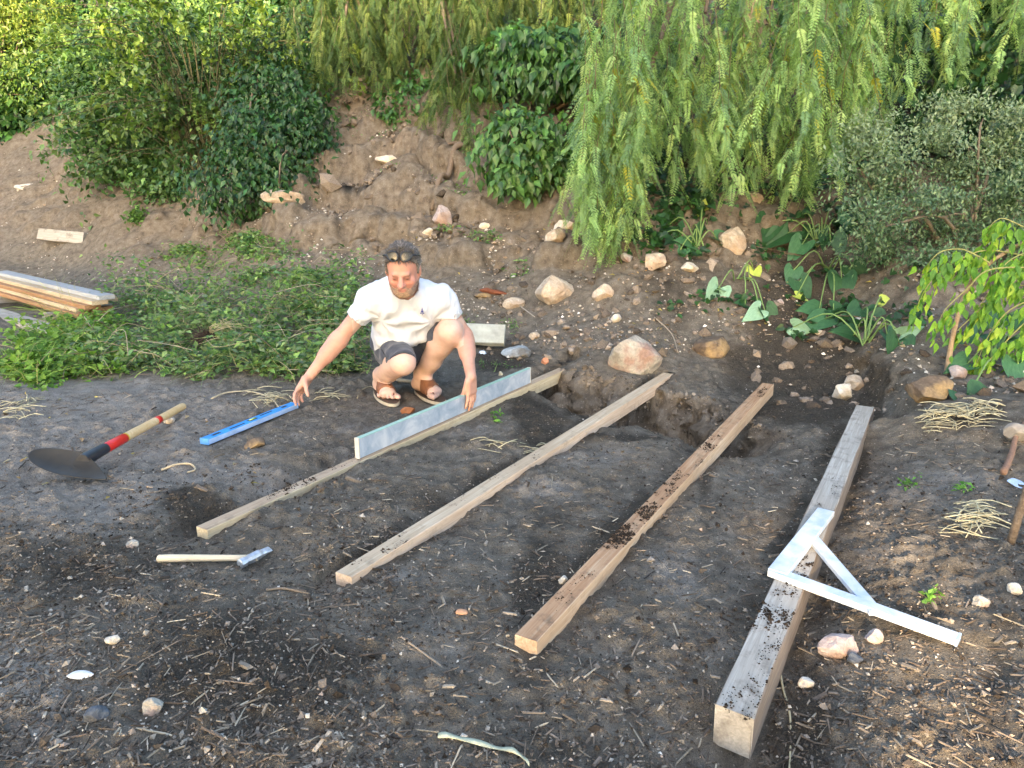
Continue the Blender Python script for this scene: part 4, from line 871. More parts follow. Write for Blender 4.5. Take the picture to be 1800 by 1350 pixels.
# ---- hair and beard
def head_shell(g, h=.004):
    Fd = Field(HEAD - .20, HEAD + .20, h); head_prims(Fd, g); return Fd
Hh = head_shell(.006); sl, Pg = Hh.block(Hh.lo, Hh.lo + Hh.n * Hh.h); ql = (Pg - HEAD) @ HM
zl = np.interp(ql[..., 1], [-.12, -.05, -.012, .012, .035, .06, .10], [-.07, -.055, -.030, -.012, .060, .086, .096]); zl = zl - .010 * np.abs(ql[..., 0]) / .07 * (ql[..., 1] > .04)
Hh.A = np.maximum(Hh.A + .007 * fbm(ql[..., 0], ql[..., 1], 30, 2, 501, z=ql[..., 2]).astype(np.float32) - .003, ((zl - ql[..., 2]) * .7).astype(np.float32))
hV, hF = Hh.mesh(); hN = Hh.normals(hV)
hc = (np.array([.11, .095, .08]) + np.array([.12, .115, .11]) * sstep(.06, .0, (hV - HEAD) @ hu)[:, None]) * (.75 + .5 * vnoise(hV[:, 0] * 140, hV[:, 1] * 140, hV[:, 2] * 90, 510))[:, None]
M_hair = mat_attr("greying_hair", .55, 400, .6, .8, .4, .004)
hair = mpart("hair", hV, hF, M_hair, hc); hair["label"] = "short tousled grey brown hair"
# strands combed back over the crown and down the sides
tf = MB(); r_ = np.random.default_rng(5); lq = (hV - HEAD) @ HM; sel = np.where(lq[:, 2] > -.06)[0]
for i in r_.choice(sel, 5200):
    top_ = sstep(.02, .08, lq[i, 2]); flow = (-hf * .55 + hx * np.sign(lq[i, 0]) * .35 * r_.random() + hu * .15) * top_ + (-hu * .8 - hf * .25) * (1 - top_); flow = unit(flow + .45 * r_.normal(size=3)); comb = unit(flow - hN[i] * (flow @ hN[i]) + hN[i] * r_.uniform(.04, .32)); L = r_.uniform(.012, .030) * (.6 + .6 * top_); p = hV[i] - hN[i] * .003
    w_ = unit(np.cross(comb, hN[i] + .01)) * .0016; md = p + comb * L * .55 + hN[i] * .002; tip = p + comb * L; g_ = r_.choice([.07, .10, .14, .19, .26], p=[.2, .25, .25, .18, .12]); g_ *= 1 + 1.0 * (1 - top_); tf.add([p - w_, p + w_, md + w_, md - w_, tip], [(0, 1, 2), (0, 2, 3), (3, 2, 4)], np.array([g_, g_ * .90, g_ * .80]))
fr_ = np.where((lq[:, 1] > .02) & (lq[:, 2] > .085))[0]
for i in r_.choice(fr_, 420):          # tousled fringe standing up behind the sunglasses
    c0 = hV[i]; d0 = unit(hN[i] * .8 + hu * .5 + hf * r_.normal(.15, .35) + hx * r_.normal(0, .55)); L = r_.uniform(.014, .032); w_ = unit(np.cross(d0, hf + .01)) * .0014; md = c0 + d0 * L * .6; tip = c0 + d0 * L + hf * L * r_.normal(.25, .25) - hu * L * .25
    g_ = r_.uniform(.06, .22); tf.add([c0 - w_, c0 + w_, md + w_, md - w_, tip], [(0, 1, 2), (0, 2, 3), (3, 2, 4)], np.array([g_, g_ * .9, g_ * .8]))
ob("hair_strands", mk_mesh("hair_strands", np.concatenate(tf.V) - MO, np.concatenate(tf.F), M_hair, np.concatenate(tf.C)), hair)["kind"] = "stuff"
Bd = head_shell(.0022); ql3 = ql
bz = np.interp(np.abs(ql3[..., 0]), [0, .018, .035, .06, .08], [-.054, -.053, -.070, -.062, -.045]); mouth = ((ql3[..., 0] / .021) ** 2 + ((ql3[..., 2] + .073) / .008) ** 2) - 1
Bd.A = np.maximum(Bd.A + .003 * fbm(ql3[..., 0], ql3[..., 1], 70, 2, 520, z=ql3[..., 2]).astype(np.float32) - .001, np.maximum((ql3[..., 2] - bz) * .8, np.maximum((-.012 - ql3[..., 1]), -mouth * .006)).astype(np.float32))
dV, dF = Bd.mesh(); ld = (dV - HEAD) @ HM; gy_ = vnoise(dV[:, 0] * 160, dV[:, 1] * 160, dV[:, 2] * 160, 530)
side = sstep(.02, .05, np.abs(ld[:, 0]))[:, None]; dc = (np.array([.40, .26, .16]) * (1 - side) + np.array([.30, .19, .13]) * side) * (.55 + .8 * gy_)[:, None]
mpart("beard", dV, dF, M_hair, dc)["label"] = "short ginger grey beard"

# ---- sunglasses pushed up on the hair
M_fr = mat_plain("black_frame", (.010, .012, .016), .25)
m, t, b = nt("mirror_lens"); b.inputs["Base Color"].default_value = (.075, .062, .04, 1); b.inputs["Metallic"].default_value = .95; b.inputs["Roughness"].default_value = .06; M_lens = m
gl = ob("sunglasses", None, man) if False else None
fr = MB()
def gp(x, y, z): return hl(x, y, z)
LC = []
for s in (-1, 1):
    ring = []
    for k in range(24):
        a_ = 2 * math.pi * k / 24; x = s * .034 + .027 * math.cos(a_) * (1.0); z = .110 + .0185 * math.sin(a_) * (1 - .18 * s * math.cos(a_)) - .0
        y = .079 - .9 * (x * x) * 4.2 - (z - .108) * .85; ring.append(gp(x, y, z))
    ring = np.array(ring); V, F = tube(np.concatenate([ring, ring[:2]]), .0042, 6, False); fr.add(V, F)
    cen = ring.mean(0) + (hf * .7 + hu * .7) * .004; LC.append((ring, cen))
V, F = tube([gp(-.009, .081, .110), gp(0, .084, .113), gp(.009, .081, .110)], .0026, 6); fr.add(V, F)
for s in (-1, 1):
    V, F = tube(spline([gp(s * .060, .062, .109), gp(s * .081, .046, .102), gp(s * .092, .0, .076), gp(s * .090, -.05, .040)], 12), [.0045] * 4 + [.0032] * 8, 6); fr.add(V, F)
glo = ob("sunglasses", mk_mesh("sunglasses", np.concatenate(fr.V) - MO, np.concatenate(fr.F), M_fr, smooth=True), man); glo["label"] = "black framed sunglasses pushed up on the hair"
for ring, cen in LC:
    n_ = len(ring); V = np.concatenate([ring, [cen]]) - MO; F = np.array([(i, (i + 1) % n_, n_) for i in range(n_)]); ob("lens", mk_mesh("lens", V, F, M_lens, smooth=True), glo)

# ---- sandals
M_sole = mat_plain("cream_sole", (.56, .47, .32), .8, 0, .2); M_bed = mat_plain("dark_footbed", (.075, .045, .028), .7); M_str = mat_plain("brown_leather", (.205, .085, .040), .55, 0, .35, 30, .4, .3)
for an, fd, inner in ((ANR, FDR, 1), (ANL, FDL, -1)):
    fl = np.cross([0, 0, 1], fd) * inner; out = []
    for k in range(36):
        a_ = 2 * math.pi * k / 36; y = .142 * math.cos(a_); x = .044 * math.sin(a_) * (1 + .12 * math.cos(a_)) + (.006 * math.cos(a_) if True else 0); out.append((x, y))
    out = np.array(out); ctr = A3(an[0], an[1], 0) + fd * .068 * FS
    def plate(z0, z1, sc): 
        V = []
        for z, k in ((z0, .97), (z0 + .003, 1), (z1, 1)): V += [ctr + FS * fl * x * sc * k + FS * fd * y * (sc * .99) * k + A3(0, 0, z) for x, y in out]
        n_ = len(out); F = []
        for r in range(2):
            for j in range(n_): k2 = (j + 1) % n_; F += [(r * n_ + j, r * n_ + k2, (r + 1) * n_ + k2), (r * n_ + j, (r + 1) * n_ + k2, (r + 1) * n_ + j)]
        for j in range(1, n_ - 1): F += [(2 * n_, 2 * n_ + j, 2 * n_ + j + 1), (0, j + 1, j)]
        return np.array(V) - MO, np.array(F)
    sd = bpy.data.objects.new("sandal", None); COL.objects.link(sd); sd.parent = man
    V, F = plate(-.030, -.012, 1.0); ob("sole", mk_mesh("sole", V, F, M_sole), sd); V, F = plate(-.0118, -.0065, .965); ob("footbed", mk_mesh("footbed", V, F, M_bed), sd)
    Fs = Field(np.array([an[0], an[1], 0]) + A3(-.16, -.24, -.03), np.array([an[0], an[1], 0]) + A3(.16, .12, .16), .004); foot(Fs, an, fd, inner, .007, toes=False)
    sl2, Pg = Fs.block(Fs.lo, Fs.lo + Fs.n * Fs.h); loc = Pg - np.array([an[0], an[1], SOLE], np.float32); y_ = loc @ fd.astype(np.float32) / FS; x_ = loc @ fl.astype(np.float32) / FS; z_ = loc[..., 2]
    band = np.maximum(np.maximum((.052 - y_) - .35 * np.abs(x_), y_ - (.122 - .55 * np.abs(x_ - .012) * (z_ > .0))), (z_ - .085)); band = np.maximum(band, .034 - y_)
    Fs.A = np.maximum(Fs.A, band.astype(np.float32)); stV, stF = Fs.mesh(); ob("strap", mk_mesh("strap", stV - MO, stF, M_str, smooth=True), sd)
    V, F = tube([A3(an[0], an[1], SOLE + .036) + FS * (fd * .118 + fl * .016), A3(an[0], an[1], SOLE + .028) + FS * (fd * .140 + fl * .019), A3(an[0], an[1], SOLE + .0) + FS * (fd * .150 + fl * .020)], .0055, 8); ob("toe_post", mk_mesh("toe_post", V - MO, F, M_str, smooth=True), sd)

# ================================================================ plants
OV = (np.array([(0, 0, 0), (.36, .5, .07), (.36, -.5, .07), (.42, 0, -.01), (1, 0, -.14)], float), np.array([(0, 3, 1), (0, 2, 3), (1, 3, 4), (3, 2, 4)]))
LANCE = (np.array([(0, 0, 0), (.40, .5, .04), (1, 0, -.03), (.40, -.5, .04)], float), np.array([(0, 2, 1), (0, 3, 2)]))
HEART = (np.array([(0, 0, 0), (-.14, .30, .03), (.18, .52, .06), (.60, .30, .02), (1, 0, -.12), (.60, -.30, .02), (.18, -.52, .06), (-.14, -.30, .03), (.45, 0, -.03)], float),
         np.array([(0, 8, 1), (1, 8, 2), (2, 8, 3), (3, 8, 4), (4, 8, 5), (5, 8, 6), (6, 8, 7), (7, 8, 0)]))
def leaf_arrays(P, D, N, L, W, tm, C):
    P = np.asarray(P, float); n = len(P); D = D / (np.linalg.norm(D, axis=1)[:, None] + 1e-9); S = np.cross(D, N); S /= np.linalg.norm(S, axis=1)[:, None] + 1e-9; U = np.cross(S, D)
    tv, tf = tm; k = len(tv); L = np.broadcast_to(L, (n,)); W = np.broadcast_to(W, (n,))
    V = P[:, None] + D[:, None] * (tv[None, :, 0:1] * L[:, None, None]) + S[:, None] * (tv[None, :, 1:2] * W[:, None, None]) + U[:, None] * (tv[None, :, 2:3] * L[:, None, None])
    F = tf[None] + (np.arange(n) * k)[:, None, None]; return V.reshape(-1, 3), F.reshape(-1, 3), np.repeat(C, k, axis=0)
def pal(n, cols, rng, var=.18):
    cols = np.array(cols, float); c = cols[rng.integers(0, len(cols), n)]; c2 = cols[rng.integers(0, len(cols), n)]; f = rng.random((n, 1)); c = c * f + c2 * (1 - f); return c * (1 + var * rng.normal(size=(n, 1))).clip(.5, 1.6)
M_leaf = mat_leaf("broad_leaf", .30, .42, .45); M_soft = mat_leaf("soft_leaf", .38, .6, .25); M_pep = mat_leaf("pepper_leaf", .36, .5, .3)
M_bark = mat_wood("grey_brown_bark", (.09, .065, .045), (.16, .12, .085), (.25, .20, .15), grain=(6, 18, 18), rough=.95, dirt=.2, bmp=.6)
M_stem = mat_attr("stems", .7, 50, .3, .2)
def rand_dirs(n, rng): d = rng.normal(size=(n, 3)); return d / np.linalg.norm(d, axis=1)[:, None]
def clump_cloud(ells, clumps, per, rng, clump_r, shell=.75, front=True):
    """leaf positions in clumps spread over the outer part of several ellipsoids; returns positions and outward normals"""
    P = []; N = []; K = []
    for ci, (c, r, wgt) in enumerate(ells):
        m = int(clumps * wgt); d = rand_dirs(m, rng)
        if front: d[:, 1] = np.where((d[:, 1] > .35) & (rng.random(m) < .8), -d[:, 1], d[:, 1])
        rad = shell + (1.06 - shell) * rng.random((m, 1)) ** .7 + (rng.random((m, 1)) < .30) * rng.exponential(.20, (m, 1)); cc = np.asarray(c) + d * np.asarray(r) * rad
        n_ = d / np.asarray(r); n_ /= np.linalg.norm(n_, axis=1)[:, None]
        q = cc[:, None] + rng.normal(size=(m, per, 3)) * clump_r * np.array([1, .8, .8]); P.append(q.reshape(-1, 3)); N.append(np.repeat(n_, per, 0)); K.append(np.repeat(rng.random(m), per))
    return np.concatenate(P), np.concatenate(N), np.concatenate(K)
def stems_mesh(name, lines, rad, cols, parent, seg=5, mat=None):
    mb = MB()
    for i, l in enumerate(lines):
        l = np.asarray(l, float); r0 = rad[i] if hasattr(rad, "__len__") else rad; V, F = tube(l, np.linspace(r0, r0 * .45, len(l)), seg, False); mb.add(V, F, cols[i] if isinstance(cols, list) else cols)
    o_ = ob(name, mb.mesh(name, mat or M_stem, True), parent); o_["kind"] = "stuff"; return o_
def bush(name, label, cat, ells, clumps, per, clump_r, L, W, cols, tm=OV, mat=None, seed=1, droop=.5, top=None, base=None, nstems=14, group=None, shell=.72, hang=0., tips=None, stemcol=(.12, .085, .055)):
    rng = np.random.default_rng(seed); root = thing(name, label, cat, group=group)
    b0 = np.array(base if base is not None else ells[0][0] - np.array([0, 0, ells[0][1][2]])); root.location = tuple(b0)
    P, N, K = clump_cloud(ells, clumps, per, rng, clump_r, shell)
    n = len(P); D = N * .55 + rng.normal(size=(n, 3)) * .55 + np.array([0, 0, -droop]); NN = N * .6 + np.array([0, -.2, .9]) + rng.normal(size=(n, 3)) * .35
    C = pal(n, cols, rng) * (.75 + .5 * K[:, None])
    if tips is not None:      # young growth at the top and outer tips
        zt = (P[:, 2] - P[:, 2].min()) / np.ptp(P[:, 2]); w_ = np.clip((zt - tips[1]) * 2.2 + rng.normal(size=n) * .25 + (K - .5) * .7, 0, 1)[:, None]; C = C * (1 - w_) + np.array(tips[0]) * (.7 + .5 * rng.random((n, 1))) * w_
    l = L * rng.uniform(.5, 1.4, n); V, F, CC = leaf_arrays(P - b0, D, NN, l, l * W, tm, C)
    fo = ob("foliage", mk_mesh("foliage", V, F, mat or M_leaf, CC), root); fo["kind"] = "stuff"
    lines = []
    for i in range(nstems):
        c, r, _ = ells[rng.integers(0, len(ells))]; e = np.asarray(c) + rand_dirs(1, rng)[0] * np.asarray(r) * .85; mid = (b0 + e) / 2 + rng.normal(size=3) * .12 + np.array([0, 0, .1]); lines.append(spline([rng.normal(size=3) * .05, mid - b0, e - b0], 9))
    if lines: stems_mesh("branches", lines, rng.uniform(.008, .022, len(lines)), stemcol, root)
    return root, P
def E_(u, v, Y, rx, ry, rz, w=1.0): return (onY(u, v, Y), np.array([rx, ry, rz]), w)
def EG(u, v, rx, ry, rz, w=1.0, fwd=.18): p = ground_hit(u, v)[0]; return (p + np.array([0, -fwd, fwd * .5]), np.array([rx, ry, rz]), w)
IVY = [(.018, .060, .014), (.030, .095, .020), (.050, .135, .028), (.085, .19, .04)]
IVYD = [(.012, .042, .012), (.022, .070, .018), (.035, .10, .024)]
LIME = [(.10, .19, .03), (.16, .26, .04), (.06, .13, .025)]

# hedge along the top left
bush("ivy_hedge", "dense dark green ivy hedge along the bank top behind the bramble bush", "hedge",
     [E_(60, 120, 13.2, 1.7, .8, 1.0), E_(-60, 60, 13.6, 1.5, .9, 1.2), E_(260, 40, 13.6, 1.6, .8, 1.1), E_(30, 235, 12.6, 1.1, .5, .45, .6), E_(120, 215, 12.7, .9, .5, .5, .5), E_(430, 30, 13.0, 1.5, .8, 1.2), E_(-220, 140, 13.2, 1.6, .8, 1.4, .6), E_(560, 60, 12.2, 1.0, .6, 1.0, .7)],
     420, 9, .11, .105, .78, IVY, tm=HEART, seed=11, droop=.9, nstems=30, tips=((.20, .33, .05), .62), base=onY(150, 262, 13.0))
bush("sunny_shrub", "bright yellow green feathery shrub at the far left of the hedge", "shrub",
     [E_(20, 90, 12.2, .8, .5, .75), E_(-70, 60, 12.4, 1.0, .6, .9), E_(70, 40, 12.6, .6, .4, .5, .6)], 260, 16, .09, .07, .40, LIME, tm=LANCE, seed=12, droop=.1, nstems=12, tips=((.34, .38, .05), .35), base=onY(10, 200, 12.6))
# dark ivy between bramble and bare bank
bush("ivy_thicket", "dark glossy ivy thicket between the bramble bush and the bare earth gully", "shrub",
     [EG(500, 200, .50, .35, .45), EG(525, 130, .55, .4, .5), EG(490, 290, .50, .35, .40), EG(450, 345, .55, .35, .30), EG(545, 240, .25, .25, .35, .6), EG(555, 90, .4, .3, .5)], 190, 12, .10, .066, .62, IVYD + IVY[:3] + [(.07, .13, .04)], tm=OV, seed=13, droop=.9, nstems=22, base=ground_hit(500, 360)[0], stemcol=(.16, .12, .08))

# bramble / rose bush with long arching canes
rng = np.random.default_rng(21); bc0 = ground_hit(360, 345)[0]; bc0[1] += .25
br, BP = bush("bramble_bush", "large rambling bramble bush with arching canes and yellow green tips", "bush",
     [E_(350, 215, 10.2, 1.35, .65, .95), E_(240, 150, 10.5, .95, .6, .75), E_(430, 150, 10.5, .95, .6, .8), E_(330, 90, 10.8, .9, .6, .65), E_(230, 250, 10.0, .7, .5, .5, .7), E_(430, 300, 9.8, .8, .5, .5, .7), E_(340, 330, 9.7, .7, .4, .35, .5)],
     430, 11, .10, .075, .62, [(.035, .095, .025), (.06, .14, .038), (.095, .19, .05), (.14, .24, .065)], tm=OV, seed=22, droop=.15, nstems=8, tips=((.25, .38, .065), .58), base=bc0, stemcol=(.14, .10, .06))
canes = []; LP = []; LD = []; LC = []
for i in range(120):
    a = rng.uniform(0, 2 * math.pi); reach = rng.uniform(.7, 1.75); h_ = rng.uniform(.7, 2.3) if i % 3 else rng.uniform(.2, 1.0)
    e = bc0 + np.array([math.cos(a) * reach * 1.15, -abs(math.sin(a)) * reach * .55 + .2, h_]); mid = bc0 + (e - bc0) * np.array([.45, .45, .80]) + np.array([0, 0, .25]); l = spline([bc0 + rng.normal(size=3) * .1, mid, e, e + (e - mid) * .25 - np.array([0, 0, .12])], 22); canes.append(l - bc0)
    for j in range(6, 22):
        f = j / 21.0
        for k in range(3):
            LP.append(l[j] + rng.normal(size=3) * .035); LD.append(rng.normal(size=3) * .6 + np.array([0, -.1, .12])); w_ = np.clip(1.6 * (f - .38) + rng.normal() * .2, 0, 1) * np.clip((h_ - .3) / 1.2, 0.1, 1); LC.append(np.array([.05, .11, .03]) * (1 - w_) + np.array([.30, .40, .065]) * w_)
n = len(LP); l_ = .085 * rng.uniform(.6, 1.2, n); V, F, CC = leaf_arrays(np.array(LP) - bc0, np.array(LD), np.array([0, -.2, 1.0]) + rng.normal(size=(n, 3)) * .4, l_, l_ * .62, OV, np.array(LC) * rng.uniform(.7, 1.25, (n, 1)))
ob("cane_leaves", mk_mesh("cane_leaves", V, F, M_leaf, CC), br)["kind"] = "stuff"; stems_mesh("canes", canes, .0055, (.11, .10, .045), br, 4)

# ---- pepper trees: weeping strands of feathery leaves
def strand_mesh(seed, length, cols, yellow=.05):
    rng = np.random.default_rng(seed); n = max(8, int(length / .036)); t_ = np.linspace(0, 1, n); drift = rng.normal(size=2) * .12
    ax_ = np.column_stack([drift[0] * t_ ** 2 + .02 * np.sin(t_ * 7 + seed), drift[1] * t_ ** 2, -length * t_]); mb = MB(); V, F = tube(ax_[::3], np.linspace(.0035, .0012, len(ax_[::3])), 3, False); mb.add(V, F, (.17, .13, .07))
    P = []; D = []; N = []; L = []; C = []
    for i in range(2, n):
        phi = i * 2.4 + rng.normal() * .5; ln = rng.uniform(.15, .26) * (1 - .25 * t_[i]); o = np.array([math.cos(phi), math.sin(phi), 0]); d0 = unit_(o * rng.uniform(.45, .95) + np.array([0, 0, -.75 - .4 * t_[i]])); np_ = 10
        base_c = np.array(cols[rng.integers(0, len(cols))]) * rng.uniform(.75, 1.25); 
        if rng.random() < yellow: base_c = np.array([.42, .40, .05])
        sd = unit_(np.cross(d0, o + np.array([0, 0, .6])))
        for k in range(np_):
            f = (k + 1.2) / np_; p = ax_[i] + d0 * ln * f + np.array([0, 0, -.35]) * ln * f * f * .6; dd = unit_(d0 + np.array([0, 0, -.7 * f]))
            for s in (-1, 1):
                P.append(p); D.append(dd * .75 + s * sd * .75); N.append(np.cross(dd, sd) + rng.normal(size=3) * .2); L.append(.050 * (1 - .45 * f) * rng.uniform(.8, 1.2)); C.append(base_c)
        P.append(p); D.append(dd); N.append(np.cross(dd, sd)); L.append(.025); C.append(base_c)
    L = np.array(L); V, F, CC = leaf_arrays(np.array(P), np.array(D), np.array(N), L, L * .30, LANCE, np.array(C)); mb.V.append(V); mb.F.append(F + mb.n); mb.C.append(CC); mb.n += len(V)
    return mb.mesh("hanging_branch", M_pep)
def unit_(v): return v / (np.linalg.norm(v) + 1e-9)
PEPB = [(.19, .30, .11), (.24, .38, .13), (.30, .45, .15), (.15, .26, .12), (.38, .50, .17)]
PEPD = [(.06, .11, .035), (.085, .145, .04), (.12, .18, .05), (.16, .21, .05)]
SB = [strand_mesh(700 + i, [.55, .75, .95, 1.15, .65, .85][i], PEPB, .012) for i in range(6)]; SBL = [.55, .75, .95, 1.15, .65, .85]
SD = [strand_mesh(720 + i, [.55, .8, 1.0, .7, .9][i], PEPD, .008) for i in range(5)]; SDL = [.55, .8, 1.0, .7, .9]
def pepper(label, sets, trunk, meshes, lens, seed):
    rng = np.random.default_rng(seed); root = thing("pepper_tree", label, "tree", tuple(trunk[0])); tr = np.array(trunk[0]); V, F = tube(spline(trunk, 14) - tr, np.linspace(.16, .09, 14), 12); ob("trunk", mk_mesh("trunk", V, F, M_bark, smooth=True), root)
    fork = np.array(trunk[-1]); ends = []
    for (u0, u1, outline, Y0, Y1, n, vtop) in sets:
        xs_, ys_ = zip(*outline)
        for k in range(n):
            u = rng.uniform(u0, u1); vb = np.interp(u, xs_, ys_); vb = vb - (vb - vtop) * rng.random() ** 1.6 * .95 + rng.normal() * 10; Y = rng.uniform(Y0, Y1); p = onY(u, vb, Y); i = rng.integers(0, len(meshes)); L = lens[i]; sc = rng.uniform(.8, 1.2)
            o = ob("hanging_branch", meshes[i], root); org = p + np.array([0, 0, L * sc]); o.location = tuple(org - tr); o.scale = (sc, sc, sc); o.rotation_euler = (rng.normal() * .10, rng.normal() * .10, rng.uniform(0, 6.28)); ends.append(org)
    ends = np.array(ends); lines = []
    for k in range(26):
        e = ends[rng.integers(0, len(ends))]; mid = (fork + e) / 2 + np.array([0, 0, .5 + .4 * rng.random()]); lines.append(spline([fork - tr, mid - tr, e - tr + np.array([0, 0, .02])], 12))
    stems_mesh("limbs", lines, rng.uniform(.018, .04, len(lines)), (.16, .12, .085), root, 6, M_bark)
    return root
tb = ground_hit(1330, 250)[0] + np.array([0, .9, -.1])
pepper("weeping pepper tree with bright feathery hanging branches over the ivy slope", [
    (1050, 1560, [(1040, 255), (1090, 285), (1150, 315), (1220, 320), (1290, 335), (1340, 330), (1395, 368), (1440, 330), (1500, 255), (1560, 210)], 5.9, 7.0, 180, -110),
    (1018, 1130, [(1010, 400), (1040, 440), (1090, 460), (1130, 425)], 5.8, 6.4, 52, 200),
    (1520, 1830, [(1520, 230), (1600, 180), (1700, 150), (1830, 130)], 6.2, 7.2, 70, -140)],
    [tb, tb + np.array([.1, -.1, 1.2]), tb + np.array([-.1, -.5, 2.4])], SB, SBL, 31)
tb = ground_hit(700, 140)[0] + np.array([0, 1.2, -.1])
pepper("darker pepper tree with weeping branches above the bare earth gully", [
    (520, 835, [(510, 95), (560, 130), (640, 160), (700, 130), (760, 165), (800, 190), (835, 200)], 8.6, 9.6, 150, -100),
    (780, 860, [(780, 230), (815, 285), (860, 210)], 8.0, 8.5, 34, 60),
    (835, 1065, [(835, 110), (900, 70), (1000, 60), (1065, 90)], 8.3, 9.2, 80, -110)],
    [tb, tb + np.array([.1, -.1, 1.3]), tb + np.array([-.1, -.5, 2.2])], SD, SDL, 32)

# ---- ivy shrubs on the bank
bush("ivy_shrub", "glossy ivy shrub with drooping pointed leaves beneath the pepper branches", "shrub",
     [E_(975, 110, 8.0, .55, .35, .30), E_(1050, 125, 7.8, .35, .3, .25, .7), E_(900, 95, 8.2, .35, .3, .22, .6)], 110, 10, .07, .105, .55, IVY + [(.10, .21, .05)], seed=41, droop=1.3, nstems=12, base=onY(985, 190, 8.2), stemcol=(.17, .12, .08))
bush("ivy_shrub", "rounded ivy shrub with pale green young leaves low on the bank beside the exposed root", "shrub",
     [E_(935, 262, 7.3, .42, .32, .30), E_(895, 235, 7.4, .25, .2, .16, .5), E_(945, 300, 7.2, .36, .25, .16, .6)], 120, 10, .06, .092, .58, IVY + [(.11, .23, .055), (.15, .28, .07)], seed=42, droop=1.2, nstems=10, base=onY(940, 325, 7.3))
bush("ivy_shrub", "small nettle like shrub hugging the gully edge under the darker pepper tree", "shrub",
     [E_(735, 180, 8.9, .36, .25, .24), E_(700, 200, 8.8, .2, .18, .14, .5), E_(775, 195, 8.7, .22, .18, .14, .5)], 90, 9, .06, .07, .6, IVY[1:], seed=43, droop=.7, nstems=8, base=onY(735, 212, 8.9))
bush("evergreen_shrub", "greyish small leaved evergreen shrub spreading over the slope behind the lime sapling", "shrub",
     [E_(1660 + 140 * math.sin(k * 2.1) + 20 * math.cos(k), 190 + 17.5 * k, 5.9 - .03 * k + .18 * math.sin(k * 3.3), .26 + .08 * math.sin(k * 1.7), .20, .055 + .03 * (k % 3), 1.0) for k in range(17)] + [E_(1750, 330, 5.9, .4, .25, .4, 1.2), E_(1640, 420, 5.7, .3, .2, .25, 1.0)],
     52, 26, .055, .032, .45, [(.045, .095, .045), (.08, .15, .07), (.13, .21, .10), (.19, .27, .14)], tm=LANCE, seed=44, droop=.05, nstems=12, base=onY(1690, 480, 5.7), stemcol=(.16, .13, .09), tips=((.27, .34, .19), .50), shell=.10)
bush("ivy_shrub", "dark ivy mound at the right behind the evergreen shrub", "shrub", [E_(1760, 150, 7.0, .7, .5, .5), E_(1700, 60, 7.4, .8, .5, .5), E_(1820, 280, 6.5, .5, .4, .6)], 130, 9, .09, .08, .75, IVYD + IVY[:2], tm=HEART, seed=45, droop=.9, nstems=8, base=onY(1770, 330, 7.0))

# ---- creeping ivy on the soil
def creeper(label, regs, L, cols, seed, h_=.12, W=.85, tm=HEART, name="creeping_ivy"):
    rng = np.random.default_rng(seed); U = []; Vv = []
    for (u0, u1, v0, v1, n) in regs:
        nc = max(3, n // 9); cu = rng.uniform(u0, u1, nc); cv = rng.uniform(v0, v1, nc); k = rng.integers(0, nc, n); U.append(cu[k] + rng.normal(size=n) * 13); Vv.append(cv[k] + rng.normal(size=n) * 8)
    P = ground_hit(np.concatenate(U), np.concatenate(Vv)); n = len(P); P[:, 2] += rng.uniform(.0, h_, n); P[:, 1] -= rng.uniform(0, h_, n) * .6
    D = np.column_stack([rng.normal(size=n), rng.normal(size=n) - .6, rng.normal(size=n) * .4 - .5]); N = np.array([0, -.55, .8]) + rng.normal(size=(n, 3)) * .35; l = L * rng.uniform(.55, 1.25, n)
    b0 = P.mean(0); root = thing(name, label, "ivy", tuple(b0)); V, F, CC = leaf_arrays(P - b0, D, N, l, l * W, tm, pal(n, cols, rng)); ob("foliage", mk_mesh("foliage", V, F, M_leaf, CC), root)["kind"] = "stuff"
    lines = []
    for i in range(max(4, n // 45)):
        j = rng.integers(0, n); q = P[j] - b0; lines.append(spline([q, q + rng.normal(size=3) * np.array([.15, .1, .04]), q + rng.normal(size=3) * np.array([.25, .12, .06])], 7))
    stems_mesh("runners", lines, .004, (.14, .10, .06), root, 4); return root
creeper("dark creeping ivy covering the shaded slope under the bright pepper tree", [(1130, 1560, 250, 345, 1000), (1060, 1240, 360, 450, 220), (1380, 1560, 330, 400, 260), (1150, 1250, 330, 400, 160)], .075, IVYD + IVY[:2], 51)
creeper("ivy carpet hiding the slope below the darker pepper tree's branches", [(560, 700, 20, 120, 500), (830, 1080, 10, 200, 900), (760, 860, 30, 150, 300)], .085, IVYD, 52, .25)
creeper("dark ivy sheet on the high slope behind the bright pepper tree", [(1060, 1800, -40, 180, 3400), (1560, 1800, 180, 300, 500)], .10, IVYD, 53, .3)
creeper("small dark ivy leaves trailing between the arum lilies", [(1130, 1600, 370, 470, 420), (1380, 1620, 470, 600, 220), (1180, 1380, 470, 560, 60)], .050, IVYD + IVY[:2], 54, .06)

